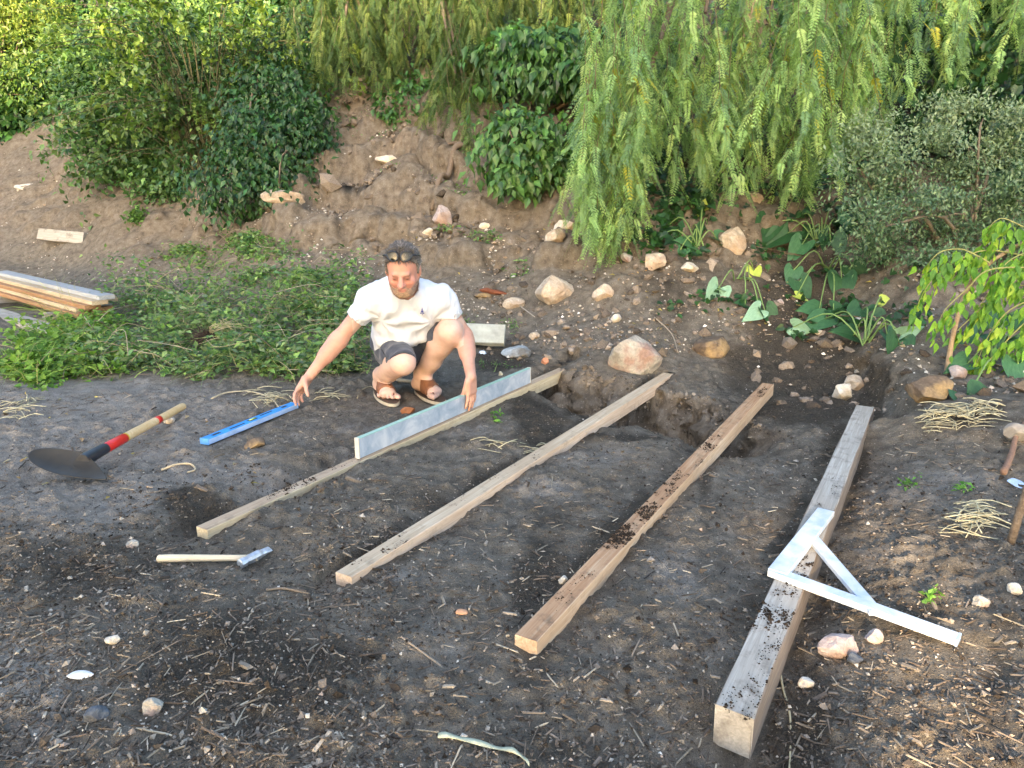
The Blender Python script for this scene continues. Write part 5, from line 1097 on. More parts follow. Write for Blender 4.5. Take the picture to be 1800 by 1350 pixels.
# ---- arum lilies: large arrow shaped leaves, each leaf its own part
def arum_leaf(seed, fold=.25):
    r = np.random.default_rng(seed); out = [(0, 0), (-.10, .06), (-.26, .20), (-.30, .30), (-.18, .40), (.05, .43), (.30, .36), (.55, .24), (.80, .11), (1.0, 0)]
    mid = [0, 0, -.02, -.04, .0, .08, .30, .55, .80, 1.0]; V = []; F = []
    for s in (1, -1):
        o_ = len(V)
        for (x, y), mx_ in zip(out, mid):
            w_ = .02 * math.sin(9 * x + seed); V.append((mx_, 0, -.10 * mx_ * mx_)); V.append(((x + mx_) / 2, s * y * .5, fold * y * .4 - .10 * mx_ * mx_ + w_ * .5)); V.append((x, s * y, fold * y * .9 - .16 * x * abs(x) + w_))
        for i in range(len(out) - 1):
            for j in range(2):
                a, b_, c_, d_ = o_ + i * 3 + j, o_ + i * 3 + j + 1, o_ + (i + 1) * 3 + j + 1, o_ + (i + 1) * 3 + j; F += [(a, b_, c_), (a, c_, d_)] if s < 0 else [(a, c_, b_), (a, d_, c_)]
    return np.array(V, float), np.array(F)
def mat_arum(name, c1, c2):
    m, t, b = nt(name); n = noise(t, 6, 4, .6, objco(t, (1, 3, 1))); r = ramp(t, n, [(.3, c1), (.7, c2)]); t.links.new(r.outputs[0], b.inputs["Base Color"]); b.inputs["Roughness"].default_value = .5; b.inputs["Specular IOR Level"].default_value = .3; bump(t, b, noise(t, 12, 3, .6, objco(t, (.6, 6, 1))), .25, .01)
    return m
AM = [mat_arum("arum_dark", (.012, .050, .018), (.030, .090, .030)), mat_arum("arum_mid", (.025, .085, .035), (.06, .15, .06)), mat_arum("arum_back", (.14, .26, .16), (.22, .36, .24)), mat_arum("arum_lime", (.28, .36, .05), (.40, .48, .09))]
AME = []
for k in range(4):
    for q in range(3):
        V, F = arum_leaf(k * 7 + q, .15 + .2 * q); AME.append(mk_mesh("leaf", V, F, AM[k], smooth=True))
ARUM = [  # label, base pixel, leaves: (u, v, length px, image angle deg (0 right, 90 down), material)
    ("arum lily clump with dark arrow leaves under the pepper foliage tip", (1225, 440), [(1170, 400, 60, 160, 0), (1215, 405, 55, 100, 0), (1245, 400, 50, 60, 0), (1195, 440, 45, 140, 1), (1260, 420, 45, 20, 1), (1215, 428, 40, 200, 1), (1150, 420, 45, 120, 0), (1235, 372, 28, 270, 3)]),
    ("arum lily clump with glossy dark leaves on the bare slope right of the tan rock", (1440, 430), [(1350, 395, 60, 120, 0), (1385, 410, 65, 150, 0), (1395, 385, 55, 80, 0), (1430, 405, 55, 110, 0), (1440, 380, 60, 200, 0), (1460, 425, 60, 80, 0), (1410, 430, 50, 130, 1), (1475, 390, 50, 40, 1), (1400, 355, 55, 300, 0), (1465, 355, 30, 260, 3)]),
    ("wilting arum lily with limp stalks and hanging leaves below the glossy clump", (1455, 470), [(1395, 475, 40, 110, 1), (1405, 495, 50, 70, 0), (1480, 490, 60, 100, 0), (1500, 470, 50, 60, 0), (1440, 545, 55, 190, 1), (1465, 545, 50, 30, 0), (1400, 520, 24, 20, 3)]),
    ("fallen arum lily with pale heart shaped leaf on the brown slope", (1300, 500), [(1262, 508, 55, 120, 2), (1335, 545, 42, 150, 2), (1345, 548, 50, 60, 0), (1318, 495, 16, 260, 3), (1325, 476, 34, 95, 3), (1310, 535, 30, 200, 0)]),
    ("arum lily growing beside the dark cut with drooping leaves on arched stalks", (1520, 612), [(1515, 545, 60, 120, 0), (1500, 590, 55, 200, 0), (1530, 560, 60, 80, 0), (1560, 590, 55, 60, 1), (1580, 600, 60, 110, 0), (1450, 560, 60, 160, 1), (1550, 530, 30, 20, 3), (1395, 575, 40, 15, 2), (1585, 588, 40, 330, 2)]),
    ("large arum lily leaves hanging over the dry grass heap", (1745, 640), [(1700, 700, 95, 60, 0), (1770, 600, 85, 110, 0), (1720, 590, 60, 150, 1), (1790, 640, 70, 100, 1), (1700, 640, 55, 170, 1), (1760, 560, 90, 120, 0)]),
]
rng = np.random.default_rng(61)
for lb, (bu, bv), lf in ARUM:
    b0 = ground_hit(bu, bv)[0]; root = thing("arum_lily", lb, "plant", tuple(b0)); lines = []
    for (u, v, px, ang, mk) in lf:
        g_ = ground_hit(u, v)[0]; Y = g_[1] - rng.uniform(.05, .14); p = onY(u, v, Y); pxm = FPX / (Y * math.cos(PITCH) + .2); L = px / pxm * .95; a = math.radians(ang)
        d = np.array([math.cos(a), -.45 + rng.normal() * .15, -math.sin(a) * .9]); d /= np.linalg.norm(d); n_ = np.array([rng.normal() * .3, -.65, .75]) if mk != 2 else np.array([rng.normal() * .2, -1.0, .25]); s = np.cross(n_, d); s /= np.linalg.norm(s); n_ = np.cross(d, s)
        o = ob("leaf", AME[mk * 3 + rng.integers(0, 3)], root); o.matrix_local = Matrix.Translation(Vector(p - b0)) @ Matrix(((d[0], s[0], n_[0]), (d[1], s[1], n_[1]), (d[2], s[2], n_[2]))).to_4x4() @ Matrix.Scale(L, 4)
        q = p - b0; lines.append(spline([rng.normal(size=3) * .02, q * .5 + np.array([0, -.03, .10 + .06 * rng.random()]), q], 9))
    for l in lines: ob("stalk", (lambda VF: mk_mesh("stalk", VF[0], VF[1], M_stem, (.16, .25, .08), True))(tube(l, np.linspace(.0065, .004, len(l)), 6, False)), root)

# ---- lime green sapling at the right, each leaf its own part
rng = np.random.default_rng(71); b0 = ground_hit(1664, 656)[0]; sp_ = thing("sapling", "young tree with thin trunk and limp lime green leaves beside the large arum leaves", "tree", tuple(b0)); YT = b0[1]
trk = [b0 + np.array([0, 0, -.04])] + [onY(u, v, YT - d_) for u, v, d_ in ((1668, 630, .0), (1673, 600, .0), (1684, 555, .02), (1702, 505, .04), (1740, 462, .06), (1800, 425, .08), (1860, 395, .08))]
V, F = tube(spline(trk, 24) - b0, np.linspace(.0165, .009, 24), 9); ob("trunk", mk_mesh("trunk", V, F, mat_wood("sapling_bark", (.22, .15, .09), (.33, .24, .15), (.42, .33, .22), grain=(4, 10, 10), rough=.8, dirt=.1), smooth=True), sp_)
BR = [[(1830, 455), (1740, 440), (1690, 455), (1640, 490), (1608, 545)], [(1740, 462), (1715, 448), (1690, 438), (1655, 442), (1634, 462), (1630, 482)], [(1830, 415), (1785, 392), (1760, 384), (1742, 396), (1734, 418)], [(1830, 470), (1740, 474), (1700, 508), (1665, 540), (1650, 565)],
      [(1830, 500), (1765, 508), (1718, 548), (1682, 582)], [(1830, 520), (1775, 545), (1738, 590), (1714, 645)], [(1830, 540), (1778, 590), (1742, 630), (1708, 668)], [(1830, 565), (1790, 612), (1772, 645)], [(1830, 470), (1790, 478), (1750, 500), (1720, 540)], [(1830, 440), (1800, 445), (1770, 462), (1752, 490)], [(1840, 600), (1815, 630), (1800, 660)]]
LVS = []
for q in range(5):
    tv = np.array([(0, 0, 0), (.14, .26, .05), (.34, .48, .08), (.60, .36, .03), (.82, .15, -.05), (1, 0, -.14), (.82, -.15, -.05), (.60, -.36, .03), (.34, -.48, .08), (.14, -.26, .05), (.3, 0, -.01), (.65, 0, -.06)], float); tv[:, 2] += .06 * np.sin(tv[:, 0] * 6 + q) * np.sign(tv[:, 1]) * (np.abs(tv[:, 1]) > .1)
    tf = np.array([(0, 10, 1), (1, 10, 2), (2, 10, 11), (2, 11, 3), (3, 11, 4), (4, 11, 5), (5, 11, 6), (6, 11, 7), (7, 11, 8), (8, 11, 10), (8, 10, 9), (9, 10, 0)])
    c = [(.17, .34, .035), (.12, .28, .045), (.22, .39, .05), (.10, .23, .05), (.30, .42, .05)][q]; LVS.append(mk_mesh("leaf", tv, tf, M_soft, np.tile(c, (len(tv), 1)), True))
brl = []; nl = 0; XP = []; XD = []; XN = []; XL = []
for bi, b_ in enumerate(BR):
    Yb = YT - .05 - .20 * rng.random(); l = spline([onY(u, v, Yb + .02 * i) for i, (u, v) in enumerate(b_)], 26); brl.append(l - b0)
    for j in range(3, 26, 2):
        for k in range(5):
            p = l[j] + np.array([rng.normal() * .016, rng.normal() * .025, -.008 - .030 * rng.random() * (k + .5)]); d = np.array([rng.normal() * .30 - .12, rng.normal() * .25 - .15, -1.0]); d /= np.linalg.norm(d); n_ = np.array([rng.normal() * .6, -1, .35 + rng.normal() * .3]); s = np.cross(n_, d); s /= np.linalg.norm(s); n_ = np.cross(d, s); L = rng.uniform(.048, .080)
            if nl >= 290 or rng.random() < .25: XP.append(p - b0); XD.append(d); XN.append(n_); XL.append(L); continue
            o = ob("leaf", LVS[rng.integers(0, 5)], sp_); o.matrix_local = Matrix.Translation(Vector(p - b0)) @ Matrix(((d[0], s[0], n_[0]), (d[1], s[1], n_[1]), (d[2], s[2], n_[2]))).to_4x4() @ Matrix.Diagonal((L, L * .50, L, 1)); nl += 1
n = len(XP); V, F, CC = leaf_arrays(np.array(XP), np.array(XD), np.array(XN), np.array(XL), np.array(XL) * .5, OV, pal(n, [(.17, .34, .035), (.12, .28, .045), (.22, .39, .05), (.10, .23, .05)], rng)); ob("foliage", mk_mesh("foliage", V, F, M_soft, CC), sp_)["kind"] = "stuff"
stems_mesh("twigs", brl, .0042, (.30, .30, .10), sp_, 5)

# ---- weeds
def weeds(name, label, cat, regs, cols, seed, L=.045, W=.6, tm=OV, blades=0, bladecol=(.16, .26, .06), stems=0, hgt=.2, bl=.28):
    rng = np.random.default_rng(seed); U = []; Vv = []; Hs = []
    for (u0, u1, v0, v1, n, h_) in regs:
        nc = max(3, n // 45); cu = rng.uniform(u0, u1, nc); cv = rng.uniform(v0, v1, nc); ch = rng.uniform(.15, 1.1, nc); k = rng.integers(0, nc, n); U.append(cu[k] + rng.normal(size=n) * min(15, (u1 - u0) / 4)); Vv.append(cv[k] + rng.normal(size=n) * 4); Hs.append(h_ * ch[k])
    P = ground_hit(np.concatenate(U), np.concatenate(Vv)); Hs = np.concatenate(Hs); n = len(P); P[:, 2] += Hs * rng.random(n) ** .8
    b0 = P.mean(0); b0[2] = P[:, 2].min(); root = thing(name, label, cat, tuple(b0)); D = rng.normal(size=(n, 3)) * np.array([1, 1, .45]) + np.array([0, -.2, .05]); N = np.array([0, -.3, .9]) + rng.normal(size=(n, 3)) * .45; l = L * rng.uniform(.5, 1.3, n)
    V, F, CC = leaf_arrays(P - b0, D, N, l, l * W, tm, pal(n, cols, rng, .25)); ob("foliage", mk_mesh("foliage", V, F, M_soft, CC), root)["kind"] = "stuff"
    if blades:
        j = rng.integers(0, n, blades); Q = P[j].copy(); Q[:, 2] -= Hs[j] * .5; D = rng.normal(size=(blades, 3)) * np.array([.8, .8, .2]) + np.array([0, 0, .8]); LL_ = bl * rng.uniform(.4, 1.2, blades); D /= np.linalg.norm(D, axis=1)[:, None]; S = np.cross(D, rand_dirs(blades, rng)); S /= np.linalg.norm(S, axis=1)[:, None]; w_ = .0028
        sg = []; 
        for f in (0, .35, .7, 1.0): c_ = Q + D * (LL_ * f)[:, None] + np.array([0, 0, -1]) * (LL_ * .45 * f * f)[:, None]; sg += [c_ - S * w_ * (1.05 - f), c_ + S * w_ * (1.05 - f)]
        V = np.stack(sg, 1); tf = np.array([(0, 1, 3), (0, 3, 2), (2, 3, 5), (2, 5, 4), (4, 5, 7), (4, 7, 6)]); F = tf[None] + (np.arange(blades) * 8)[:, None, None]; C = pal(blades, [bladecol, tuple(x * 1.5 for x in bladecol), (.30, .27, .14)], rng); ob("blades", mk_mesh("blades", (V - b0).reshape(-1, 3), F.reshape(-1, 3), M_soft, np.repeat(C, 8, 0)), root)["kind"] = "stuff"
    if stems:
        lines = []; cl_ = []
        for i in range(stems):
            q = P[rng.integers(0, n)] - b0; a = rng.uniform(0, 6.28); ln = rng.uniform(.15, .5); e = q + np.array([math.cos(a) * ln, math.sin(a) * ln * .7, rng.normal() * .08]); lines.append(spline([q, (q + e) / 2 + rng.normal(size=3) * .04 + np.array([0, 0, .04]), e], 8)); cl_.append(tuple(np.array([(.30, .26, .15), (.20, .24, .09), (.36, .32, .22), (.14, .11, .07)][i % 4])))
        stems_mesh("stems", lines, .0028, cl_, root, 4)
    return root
GR = [(.06, .14, .035), (.11, .21, .05), (.17, .28, .075), (.09, .18, .08), (.22, .32, .11)]
weeds("weed_heap", "heap of pulled green weeds with pale stems behind the man's outstretched arm", "weeds", [(180, 640, 540, 575, 3200, .50), (240, 640, 575, 625, 4400, .42), (330, 630, 620, 662, 2800, .24), (140, 330, 610, 655, 1500, .22)], GR + [(.10, .15, .10), (.20, .24, .12)], 81, .052, .55, OV, 2600, (.16, .23, .10), 260)
weeds("weed_clump", "bright lime green weed clump growing in front of the planks", "weeds", [(30, 215, 600, 660, 2600, .17), (10, 90, 650, 675, 600, .08), (90, 220, 570, 600, 700, .2)], [(.12, .23, .035), (.17, .30, .05), (.22, .34, .07), (.08, .17, .03)], 82, .04, .85, HEART, 420, (.20, .30, .07), 30, bl=.45)
weeds("weed_clump", "green weeds trailing down the slope above the heap, left of the man's head", "weeds", [(395, 500, 425, 470, 900, .14), (300, 420, 440, 480, 500, .08), (400, 560, 480, 520, 900, .12)], GR, 83, .05, .6, OV, 200, (.10, .18, .05), 40)
weeds("weed_tuft", "leafy weed tuft on the left bank above the buried board", "weeds", [(205, 250, 385, 405, 220, .16)], GR[:3], 84, .06, .7, OV, 0)
weeds("weed_tuft", "tall wispy grass shoots between the planks and the weed heap", "weeds", [(90, 190, 520, 570, 160, .2)], [(.16, .26, .05), (.22, .32, .08)], 85, .05, .12, LANCE, 260, (.22, .30, .08), 0, bl=.6)
weeds("weed_tuft", "sparse green weeds around the concrete slab", "weeds", [(805, 830, 560, 580, 120, .08), (885, 905, 555, 575, 80, .06), (830, 900, 640, 650, 40, .03)], GR, 86, .03, .3, LANCE, 60, (.12, .2, .06), 0, bl=.12)
weeds("weed_tuft", "small green weeds scattered over the bank right of the pinkish stone", "weeds", [(760, 900, 395, 430, 130, .05), (800, 880, 320, 350, 90, .06), (600, 700, 215, 250, 90, .06), (870, 950, 450, 480, 60, .05), (640, 800, 290, 320, 60, .05)], GR, 87, .05, .4, OV, 60, (.12, .2, .06), 0, bl=.12)
for (u, v, lb) in [(1628, 1058, "tiny green seedling sprouting right of the set square"), (1690, 862, "small bright green seedling near the dry grass tuft"), (1600, 842, "small green seedling beside the dark trench"), (880, 738, "green weed tuft in the pit beside the straightedge timber"), (1095, 640, "small weed tuft at the foot of the big grey boulder"), (1220, 780, "")]:
    if lb: weeds("seedling", lb, "seedling", [(u - 10, u + 10, v - 4, v + 4, 26, .035)], [(.10, .24, .04), (.16, .32, .06)], int(u), .028, .5, OV, 6, (.16, .28, .06), 0, bl=.05)

# ================================================================ small things lying about
M_twig = mat_attr("dry_straw_and_twigs", .85, 80, .3, .3)
def strew_lines(name, label, cat, lines, rads, cols, kind=None, seg=5, part=None):
    l0 = np.asarray(lines[0][0]); root = thing(name, label, cat, tuple(l0)) if part else None
    mb = MB()
    for l, r, c in zip(lines, rads, cols): V, F = tube(np.asarray(l) - (l0 if part else 0), r, seg, True); mb.add(V, F, c)
    o = ob(part or name, mb.mesh(name, M_twig, True), root)
    if part: o["kind"] = "stuff"; return root
    tag(o, label, cat, None, kind); return o
def gpts(px, lift=.006): p = ground_hit([a for a, b_ in px], [b_ for a, b_ in px]); p[:, 2] += lift; return p
def heap(label, u0, u1, v0, v1, n, seed, hh=.05):
    rng = np.random.default_rng(seed); L = []; R = []; C = []
    for i in range(n):
        p = ground_hit(rng.uniform(u0, u1), rng.uniform(v0, v1))[0]; a = rng.normal() * .7; ln = rng.uniform(.06, .17); z = hh * rng.random(); d = np.array([math.cos(a), math.sin(a), rng.normal() * .12]) * ln
        L.append(spline([p + np.array([0, 0, z]) - d / 2, p + np.array([rng.normal() * .015, rng.normal() * .015, z + .012]), p + np.array([0, 0, z]) + d / 2], 6)); R.append(.0022); C.append(np.array([.46, .42, .27]) * rng.uniform(.6, 1.25))
    strew_lines("straw_heap", label, "straw", L, R, C, part="straws", seg=4)
heap("heap of pale dry grass stems below the large hanging arum leaf", 1625, 1740, 748, 780, 110, 5, .05); heap("tangled tuft of dry pale grass in front of the thin post", 1675, 1735, 905, 950, 45, 6, .06); heap("wisp of dry straw by the butt of the hoe handle", 560, 600, 690, 705, 0 + 12, 7, .02)
heap("scatter of dry roots and straw beside the blue level", 440, 520, 690, 715, 26, 8, .02); heap("scatter of dry stalks at the far left of the soil", 5, 60, 700, 740, 26, 9, .02); heap("straw scrap in the pit's front slope", 840, 960, 780, 800, 14, 10, .01)
def single(name, label, cat, px, r, c, lift=.006, n=16, mat=None, taper=.6):
    l = spline(gpts(px, lift), n); V, F = tube(l - l[0], np.linspace(r, r * taper, n), 7); o = ob(name, mk_mesh(name, V, F, mat or M_twig, np.tile(c, (len(V), 1)), True)); o.location = tuple(l[0]); tag(o, label, cat); return o
single("string", "thin pale string trailing over the soil beside the grey timber's end", "string", [(1372, 1140), (1380, 1180), (1392, 1230), (1394, 1280), (1390, 1340)], .0035, (.50, .43, .26), .004)
single("root", "exposed woody root running down the bank below the ivy shrub", "root", [(822, 268), (800, 285), (788, 300), (775, 325), (758, 348)], .035, (.16, .12, .085), .06)
single("root", "second root beside the exposed woody root under the ivy shrub", "root", [(815, 265), (790, 275), (778, 290)], .022, (.14, .10, .07), .06)
single("stick", "cut stick lying on the soil behind the man's sandals", "stick", [(698, 668), (735, 676), (770, 680)], .012, (.40, .31, .20), .012, taper=.9)
single("stick", "brown twisted stick propped at the right edge of the soil", "stick", [(1762, 842), (1775, 815), (1782, 795), (1805, 772)], .014, (.20, .12, .08), .03)
single("stick", "curled cream root on the soil left of the man's sandal", "root", [(628, 700), (634, 685), (650, 676), (660, 680)], .004, (.42, .34, .20), .006)
single("stick", "pale bent twig on the soil in front of the hoe", "twig", [(284, 832), (310, 828), (335, 826), (344, 831), (330, 836)], .006, (.42, .34, .22), .006)
single("root", "long pale root arching over the straw beside the blue level", "root", [(372, 705), (400, 693), (440, 690), (475, 705), (492, 720)], .005, (.48, .40, .26), .02)
single("twig", "thin twig leaning on the soil past the hammer", "twig", [(470, 1060), (500, 1052), (545, 1056)], .005, (.18, .14, .10), .006)
single("twig", "thin twig on the slope right of the big grey boulder", "twig", [(1150, 565), (1180, 590), (1192, 622)], .005, (.30, .25, .18), .02)
single("twig", "thin branch lying across the slope above the concrete slab", "twig", [(893, 522), (915, 538), (940, 556)], .006, (.34, .30, .24), .02)
# thin post at the right edge
p = ground_hit(1772, 968)[0]; V, F = tube([(0, 0, -.03), (.015, 0, .12), (.04, 0, .30), (.07, .01, .55)], [.014, .0135, .013, .012], 9); o = ob("thin_post", mk_mesh("thin_post", V, F, M_bark, smooth=True)); o.location = tuple(p); tag(o, "thin grey brown stake standing at the right edge of the soil", "stake")
# torn palm strip in the foreground
l = spline(gpts([(770, 1302), (800, 1304), (850, 1310), (890, 1318), (915, 1328), (930, 1346)], .012), 22); mb = MB(); V = []
for i, q in enumerate(l): w_ = .0075 * (1 - .3 * i / 21); V += [q - l[0] + np.array([0, w_, .004 * math.sin(i)]), q - l[0] + np.array([0, -w_, 0]), ]
F = [(2 * i, 2 * i + 1, 2 * i + 3, 2 * i + 2) for i in range(21)]; me = mk_mesh("leaf_strip", np.array(V), np.array(F), M_twig, np.tile((.44, .44, .30), (len(V), 1)), True); o = ob("leaf_strip", me); o.location = tuple(l[0]); md = o.modifiers.new("thickness", 'SOLIDIFY'); md.thickness = .002; tag(o, "torn cream palm leaf strip curling on the foreground mulch", "leaf")
# shards and litter
def shard(name, label, cat, u, v, w, d, h, col, seed, yaw=0., lift=.0):
    V, F = rock_mesh(name, seed, 7, .06); V = V * np.array([w, d, h]); q = ground_hit(u, v)[0]; o = ob(name, mk_mesh(name, V, F, mat_plain(name + "_mat", col, .8, 0, .3, 30, .3, .3))); o.location = (q[0], q[1], q[2] + h * .55 + lift); o.rotation_euler = (.25, .2, yaw); tag(o, label, cat)
shard("terracotta_shard", "curved orange terracotta shard standing on the soil by the straightedge", "shard", 718, 728, .045, .018, .024, (.38, .15, .06), 900, .5)
shard("terracotta_shard", "small broken terracotta piece beside the flat lichened slab", "shard", 958, 640, .026, .02, .026, (.45, .20, .11), 901, .2)
shard("rusty_bar", "rusty brown broken pipe piece on the slope above the concrete slab", "pipe", 868, 516, .13, .03, .028, (.17, .055, .025), 902, .1)
shard("terracotta_shard", "orange shell shaped shard in the middle of the bare soil", "shard", 812, 1095, .018, .012, .008, (.50, .27, .15), 903, .3)
shard("plastic_scrap", "white plastic scrap lying in the foreground mulch", "litter", 145, 1212, .032, .014, .006, (.70, .68, .64), 904, .2)
shard("plastic_scrap", "pale blue plastic scrap at the foot of the twisted stick", "litter", 1788, 850, .05, .04, .004, (.42, .52, .66), 905, .2)
shard("plastic_scrap", "white offcut block standing behind the straightedge", "litter", 880, 666, .016, .012, .018, (.62, .55, .38), 906, .2)
shard("wood_block", "weathered grey block half buried at the right edge below the arum leaves", "block", 1785, 792, .07, .05, .05, (.26, .23, .19), 907, .2)
shard("plastic_scrap", "white scrap of plastic among the weeds' edge behind the man's arm", "litter", 848, 622, .03, .02, .02, (.60, .66, .72), 908, .2)

# ================================================================ loose litter in the soil: chips, pebbles, clods, twigs, dead leaves (uncountable)
def litter(name, label, n, regs, maker, seed, mat, lift=.3):
    rng = np.random.default_rng(seed); U = []; Vv = []; tot = sum(r[4] for r in regs)
    for (u0, u1, v0, v1, w_) in regs: k = int(n * w_ / tot); U.append(rng.uniform(u0, u1, k)); Vv.append(rng.uniform(v0, v1, k))
    U = np.concatenate(U); Vv = np.concatenate(Vv); P = ground_hit(U, Vv)
    keep = np.ones(len(P), bool)
    for (a, b_, w_) in TIMBERS: s, q, L = seg_dist(P[:, 0], P[:, 1], a, b_); keep &= ~((s > -.02) & (s < L + .02) & (q > -.012) & (q < w_ + .012))
    keep &= ~((np.hypot((P[:, 0] - 1.62) / .60, (P[:, 1] - 4.55) / .75) < 1) & (rng.random(len(P)) < (.9 if 'pebb' in name or 'rubble' in name else .3)))
    keep &= np.hypot(P[:, 0] + .64, P[:, 1] - 4.25) > .05
    keep &= rng.random(len(P)) < np.clip(.62 + 1.1 * fbm(P[:, 0], P[:, 1], 2.3, 3, seed), .12, 1)
    P = P[keep]; V, F, C = maker(P, rng); me = mk_mesh(name, V, F, mat, C); o = ob(name, me); tag(o, label, None, None, "stuff"); return o
BOX = (np.array([(-.5, -.5, -.5), (.5, -.5, -.5), (.5, .5, -.5), (-.5, .5, -.5), (-.42, -.4, .5), (.45, -.38, .5), (.4, .42, .5), (-.46, .36, .5)]), np.array([(4, 5, 6), (4, 6, 7), (0, 1, 5), (0, 5, 4), (1, 2, 6), (1, 6, 5), (2, 3, 7), (2, 7, 6), (3, 0, 4), (3, 4, 7)]))
def shaped(P, rng, tm, sx_, sy_, sz_, cols, tilt=.35, var=.3, sink=.25, jit=.14):
    n = len(P); tv, tf = tm; k = len(tv); yaw = rng.uniform(0, 6.28, n); D = np.column_stack([np.cos(yaw), np.sin(yaw), rng.normal(size=n) * tilt]); D /= np.linalg.norm(D, axis=1)[:, None]; N = np.array([0, 0, 1.0]) + rng.normal(size=(n, 3)) * tilt; S = np.cross(N, D); S /= np.linalg.norm(S, axis=1)[:, None]; U = np.cross(D, S)
    tt = tv[None] * (1 + rng.normal(size=(n, k, 3)) * jit); V = (P + np.array([0, 0, 1.0]) * (sz_ * (.5 - sink))[:, None])[:, None] + D[:, None] * tt[..., 0:1] * sx_[:, None, None] + S[:, None] * tt[..., 1:2] * sy_[:, None, None] + U[:, None] * tt[..., 2:3] * sz_[:, None, None]
    return V.reshape(-1, 3), (tf[None] + (np.arange(n) * k)[:, None, None]).reshape(-1, 3), np.repeat(pal(n, cols, rng, var), k, 0)
def chips(P, rng):
    n = len(P); L = np.exp(rng.normal(-4.65, .55, n)); return shaped(P, rng, BOX, L, L * rng.uniform(.10, .32, n), L * rng.uniform(.05, .16, n) + .001, [(.18, .145, .105), (.27, .225, .17), (.30, .255, .195), (.075, .06, .047), (.10, .08, .062), (.15, .115, .085), (.11, .088, .07), (.13, .105, .082)], .22)
def pebb(P, rng):
    n = len(P); L = np.exp(rng.normal(-4.9, .45, n)); return shaped(P, rng, (octv * .5 * np.array([1, 1, 1.3]), octf), L, L * rng.uniform(.6, 1, n), L * rng.uniform(.4, .8, n), [(.26, .22, .175), (.36, .32, .26), (.46, .42, .35), (.18, .15, .12), (.12, .10, .082), (.30, .22, .16)], .3)
ic = rock_mesh("c", 5, 6, .2)
def _ico():
    import bmesh
    bm = bmesh.new(); bmesh.ops.create_icosphere(bm, subdivisions=1, radius=.5); V = np.array([v.co[:] for v in bm.verts]); F = np.array([[v.index for v in f.verts] for f in bm.faces]); bm.free(); return V, F
ICO = _ico(); OCT = (octv * .5 * np.array([1, 1, 1.2]), octf)
def clods(P, rng):
    n = len(P); L = np.exp(rng.normal(-4.65, .42, n)); return shaped(P, rng, OCT, L, L * rng.uniform(.5, 1, n), L * rng.uniform(.35, .7, n), [(.045, .035, .026), (.07, .055, .042), (.10, .08, .06), (.14, .112, .086)], .5, jit=.26)
def bankclods(P, rng):
    n = len(P); L = np.exp(rng.normal(-3.75, .5, n)); return shaped(P, rng, OCT, L, L * rng.uniform(.55, 1, n), L * rng.uniform(.35, .7, n), [(.14, .105, .072), (.19, .145, .10), (.26, .205, .15), (.36, .30, .23)], .5, jit=.26)
def deadl(P, rng):
    n = len(P); L = rng.uniform(.02, .05, n); D = np.column_stack([rng.normal(size=n), rng.normal(size=n), rng.normal(size=n) * .25]); return leaf_arrays(P + np.array([0, 0, .008]), D, np.array([0, 0, 1.0]) + rng.normal(size=(n, 3)) * .4, L, L * .5, OV, pal(n, [(.30, .17, .08), (.40, .27, .13), (.22, .12, .06), (.50, .40, .12), (.42, .34, .22)], rng))
def twigs_(P, rng):
    n = len(P); L = np.exp(rng.normal(-3.3, .5, n)); return shaped(P, rng, BOX, L, rng.uniform(.0016, .0042, n), rng.uniform(.0016, .004, n), [(.10, .075, .055), (.20, .16, .12), (.34, .29, .21), (.05, .038, .028), (.16, .12, .085)], .12, sink=-.3)
M_chip = mat_attr("wood_chip", .9, 120, .35, .3, .15); M_peb = mat_attr("pebble", .8, 90, .3, .4, .25); M_clod = mat_attr("soil_clod", .97, 110, .45, .7, .08)
FG = [(-150, 700, 930, 1420, 5), (700, 1950, 1050, 1420, 3), (-150, 700, 690, 930, 1.4), (560, 1600, 780, 1050, 2.0), (1450, 1950, 780, 1050, 1.2)]
litter("wood_chips", "mulch of pale and dark wood chips mixed into the soil", 32000, FG, chips, 1001, M_chip)
litter("pebbles", "small pale pebbles and grit scattered over the soil", 6000, FG + [(850, 1800, 640, 780, .6)], pebb, 1002, M_peb)
litter("soil_clods", "dark crumbly soil clods over the worked ground", 14000, [(-150, 700, 930, 1420, 5), (700, 1950, 1000, 1420, 3), (200, 620, 820, 940, 1), (900, 1500, 640, 1000, 1.5), (1450, 1900, 780, 1000, .8)], clods, 1003, M_clod)
litter("soil_crumbs_fine", "fine dark and pale crumbs of loose soil", 24000, FG + [(850, 1450, 690, 800, .7)], lambda P, rng: (lambda n, L: shaped(P, rng, OCT, L, L * .8, L * .7, [(.05, .042, .032), (.08, .067, .05), (.12, .10, .076), (.17, .145, .11)], .5, jit=.25))(len(P), np.exp(rng.normal(-5.25, .35, len(P)))), 1011, M_clod)
litter("twigs", "thin twigs and root fibres strewn over the soil", 4200, FG + [(850, 1800, 560, 780, .8), (0, 640, 640, 780, .8)], twigs_, 1004, M_twig)
litter("bank_rubble", "brown clods and chalky stones loose on the bank", 4500, [(0, 560, 280, 480, 1.0), (560, 900, 180, 560, 2.0), (850, 1350, 380, 640, 1.8), (1300, 1900, 420, 720, 1.5), (-300, 0, 280, 500, .5)], bankclods, 1005, M_clod)
litter("bank_pebbles", "small whitish pebbles peppering the bank", 5000, [(0, 560, 270, 500, 2.2), (560, 900, 200, 580, 1.6), (850, 1350, 380, 640, 1.2), (1300, 1900, 480, 720, 1)], lambda P, rng: (lambda n, L: shaped(P, rng, (octv * .5, octf), L, L * .8, L * .7, [(.50, .46, .38), (.38, .33, .27), (.60, .55, .47), (.42, .30, .2)], .3))(len(P), np.exp(rng.normal(-4.0, .4, len(P)))), 1006, M_peb)
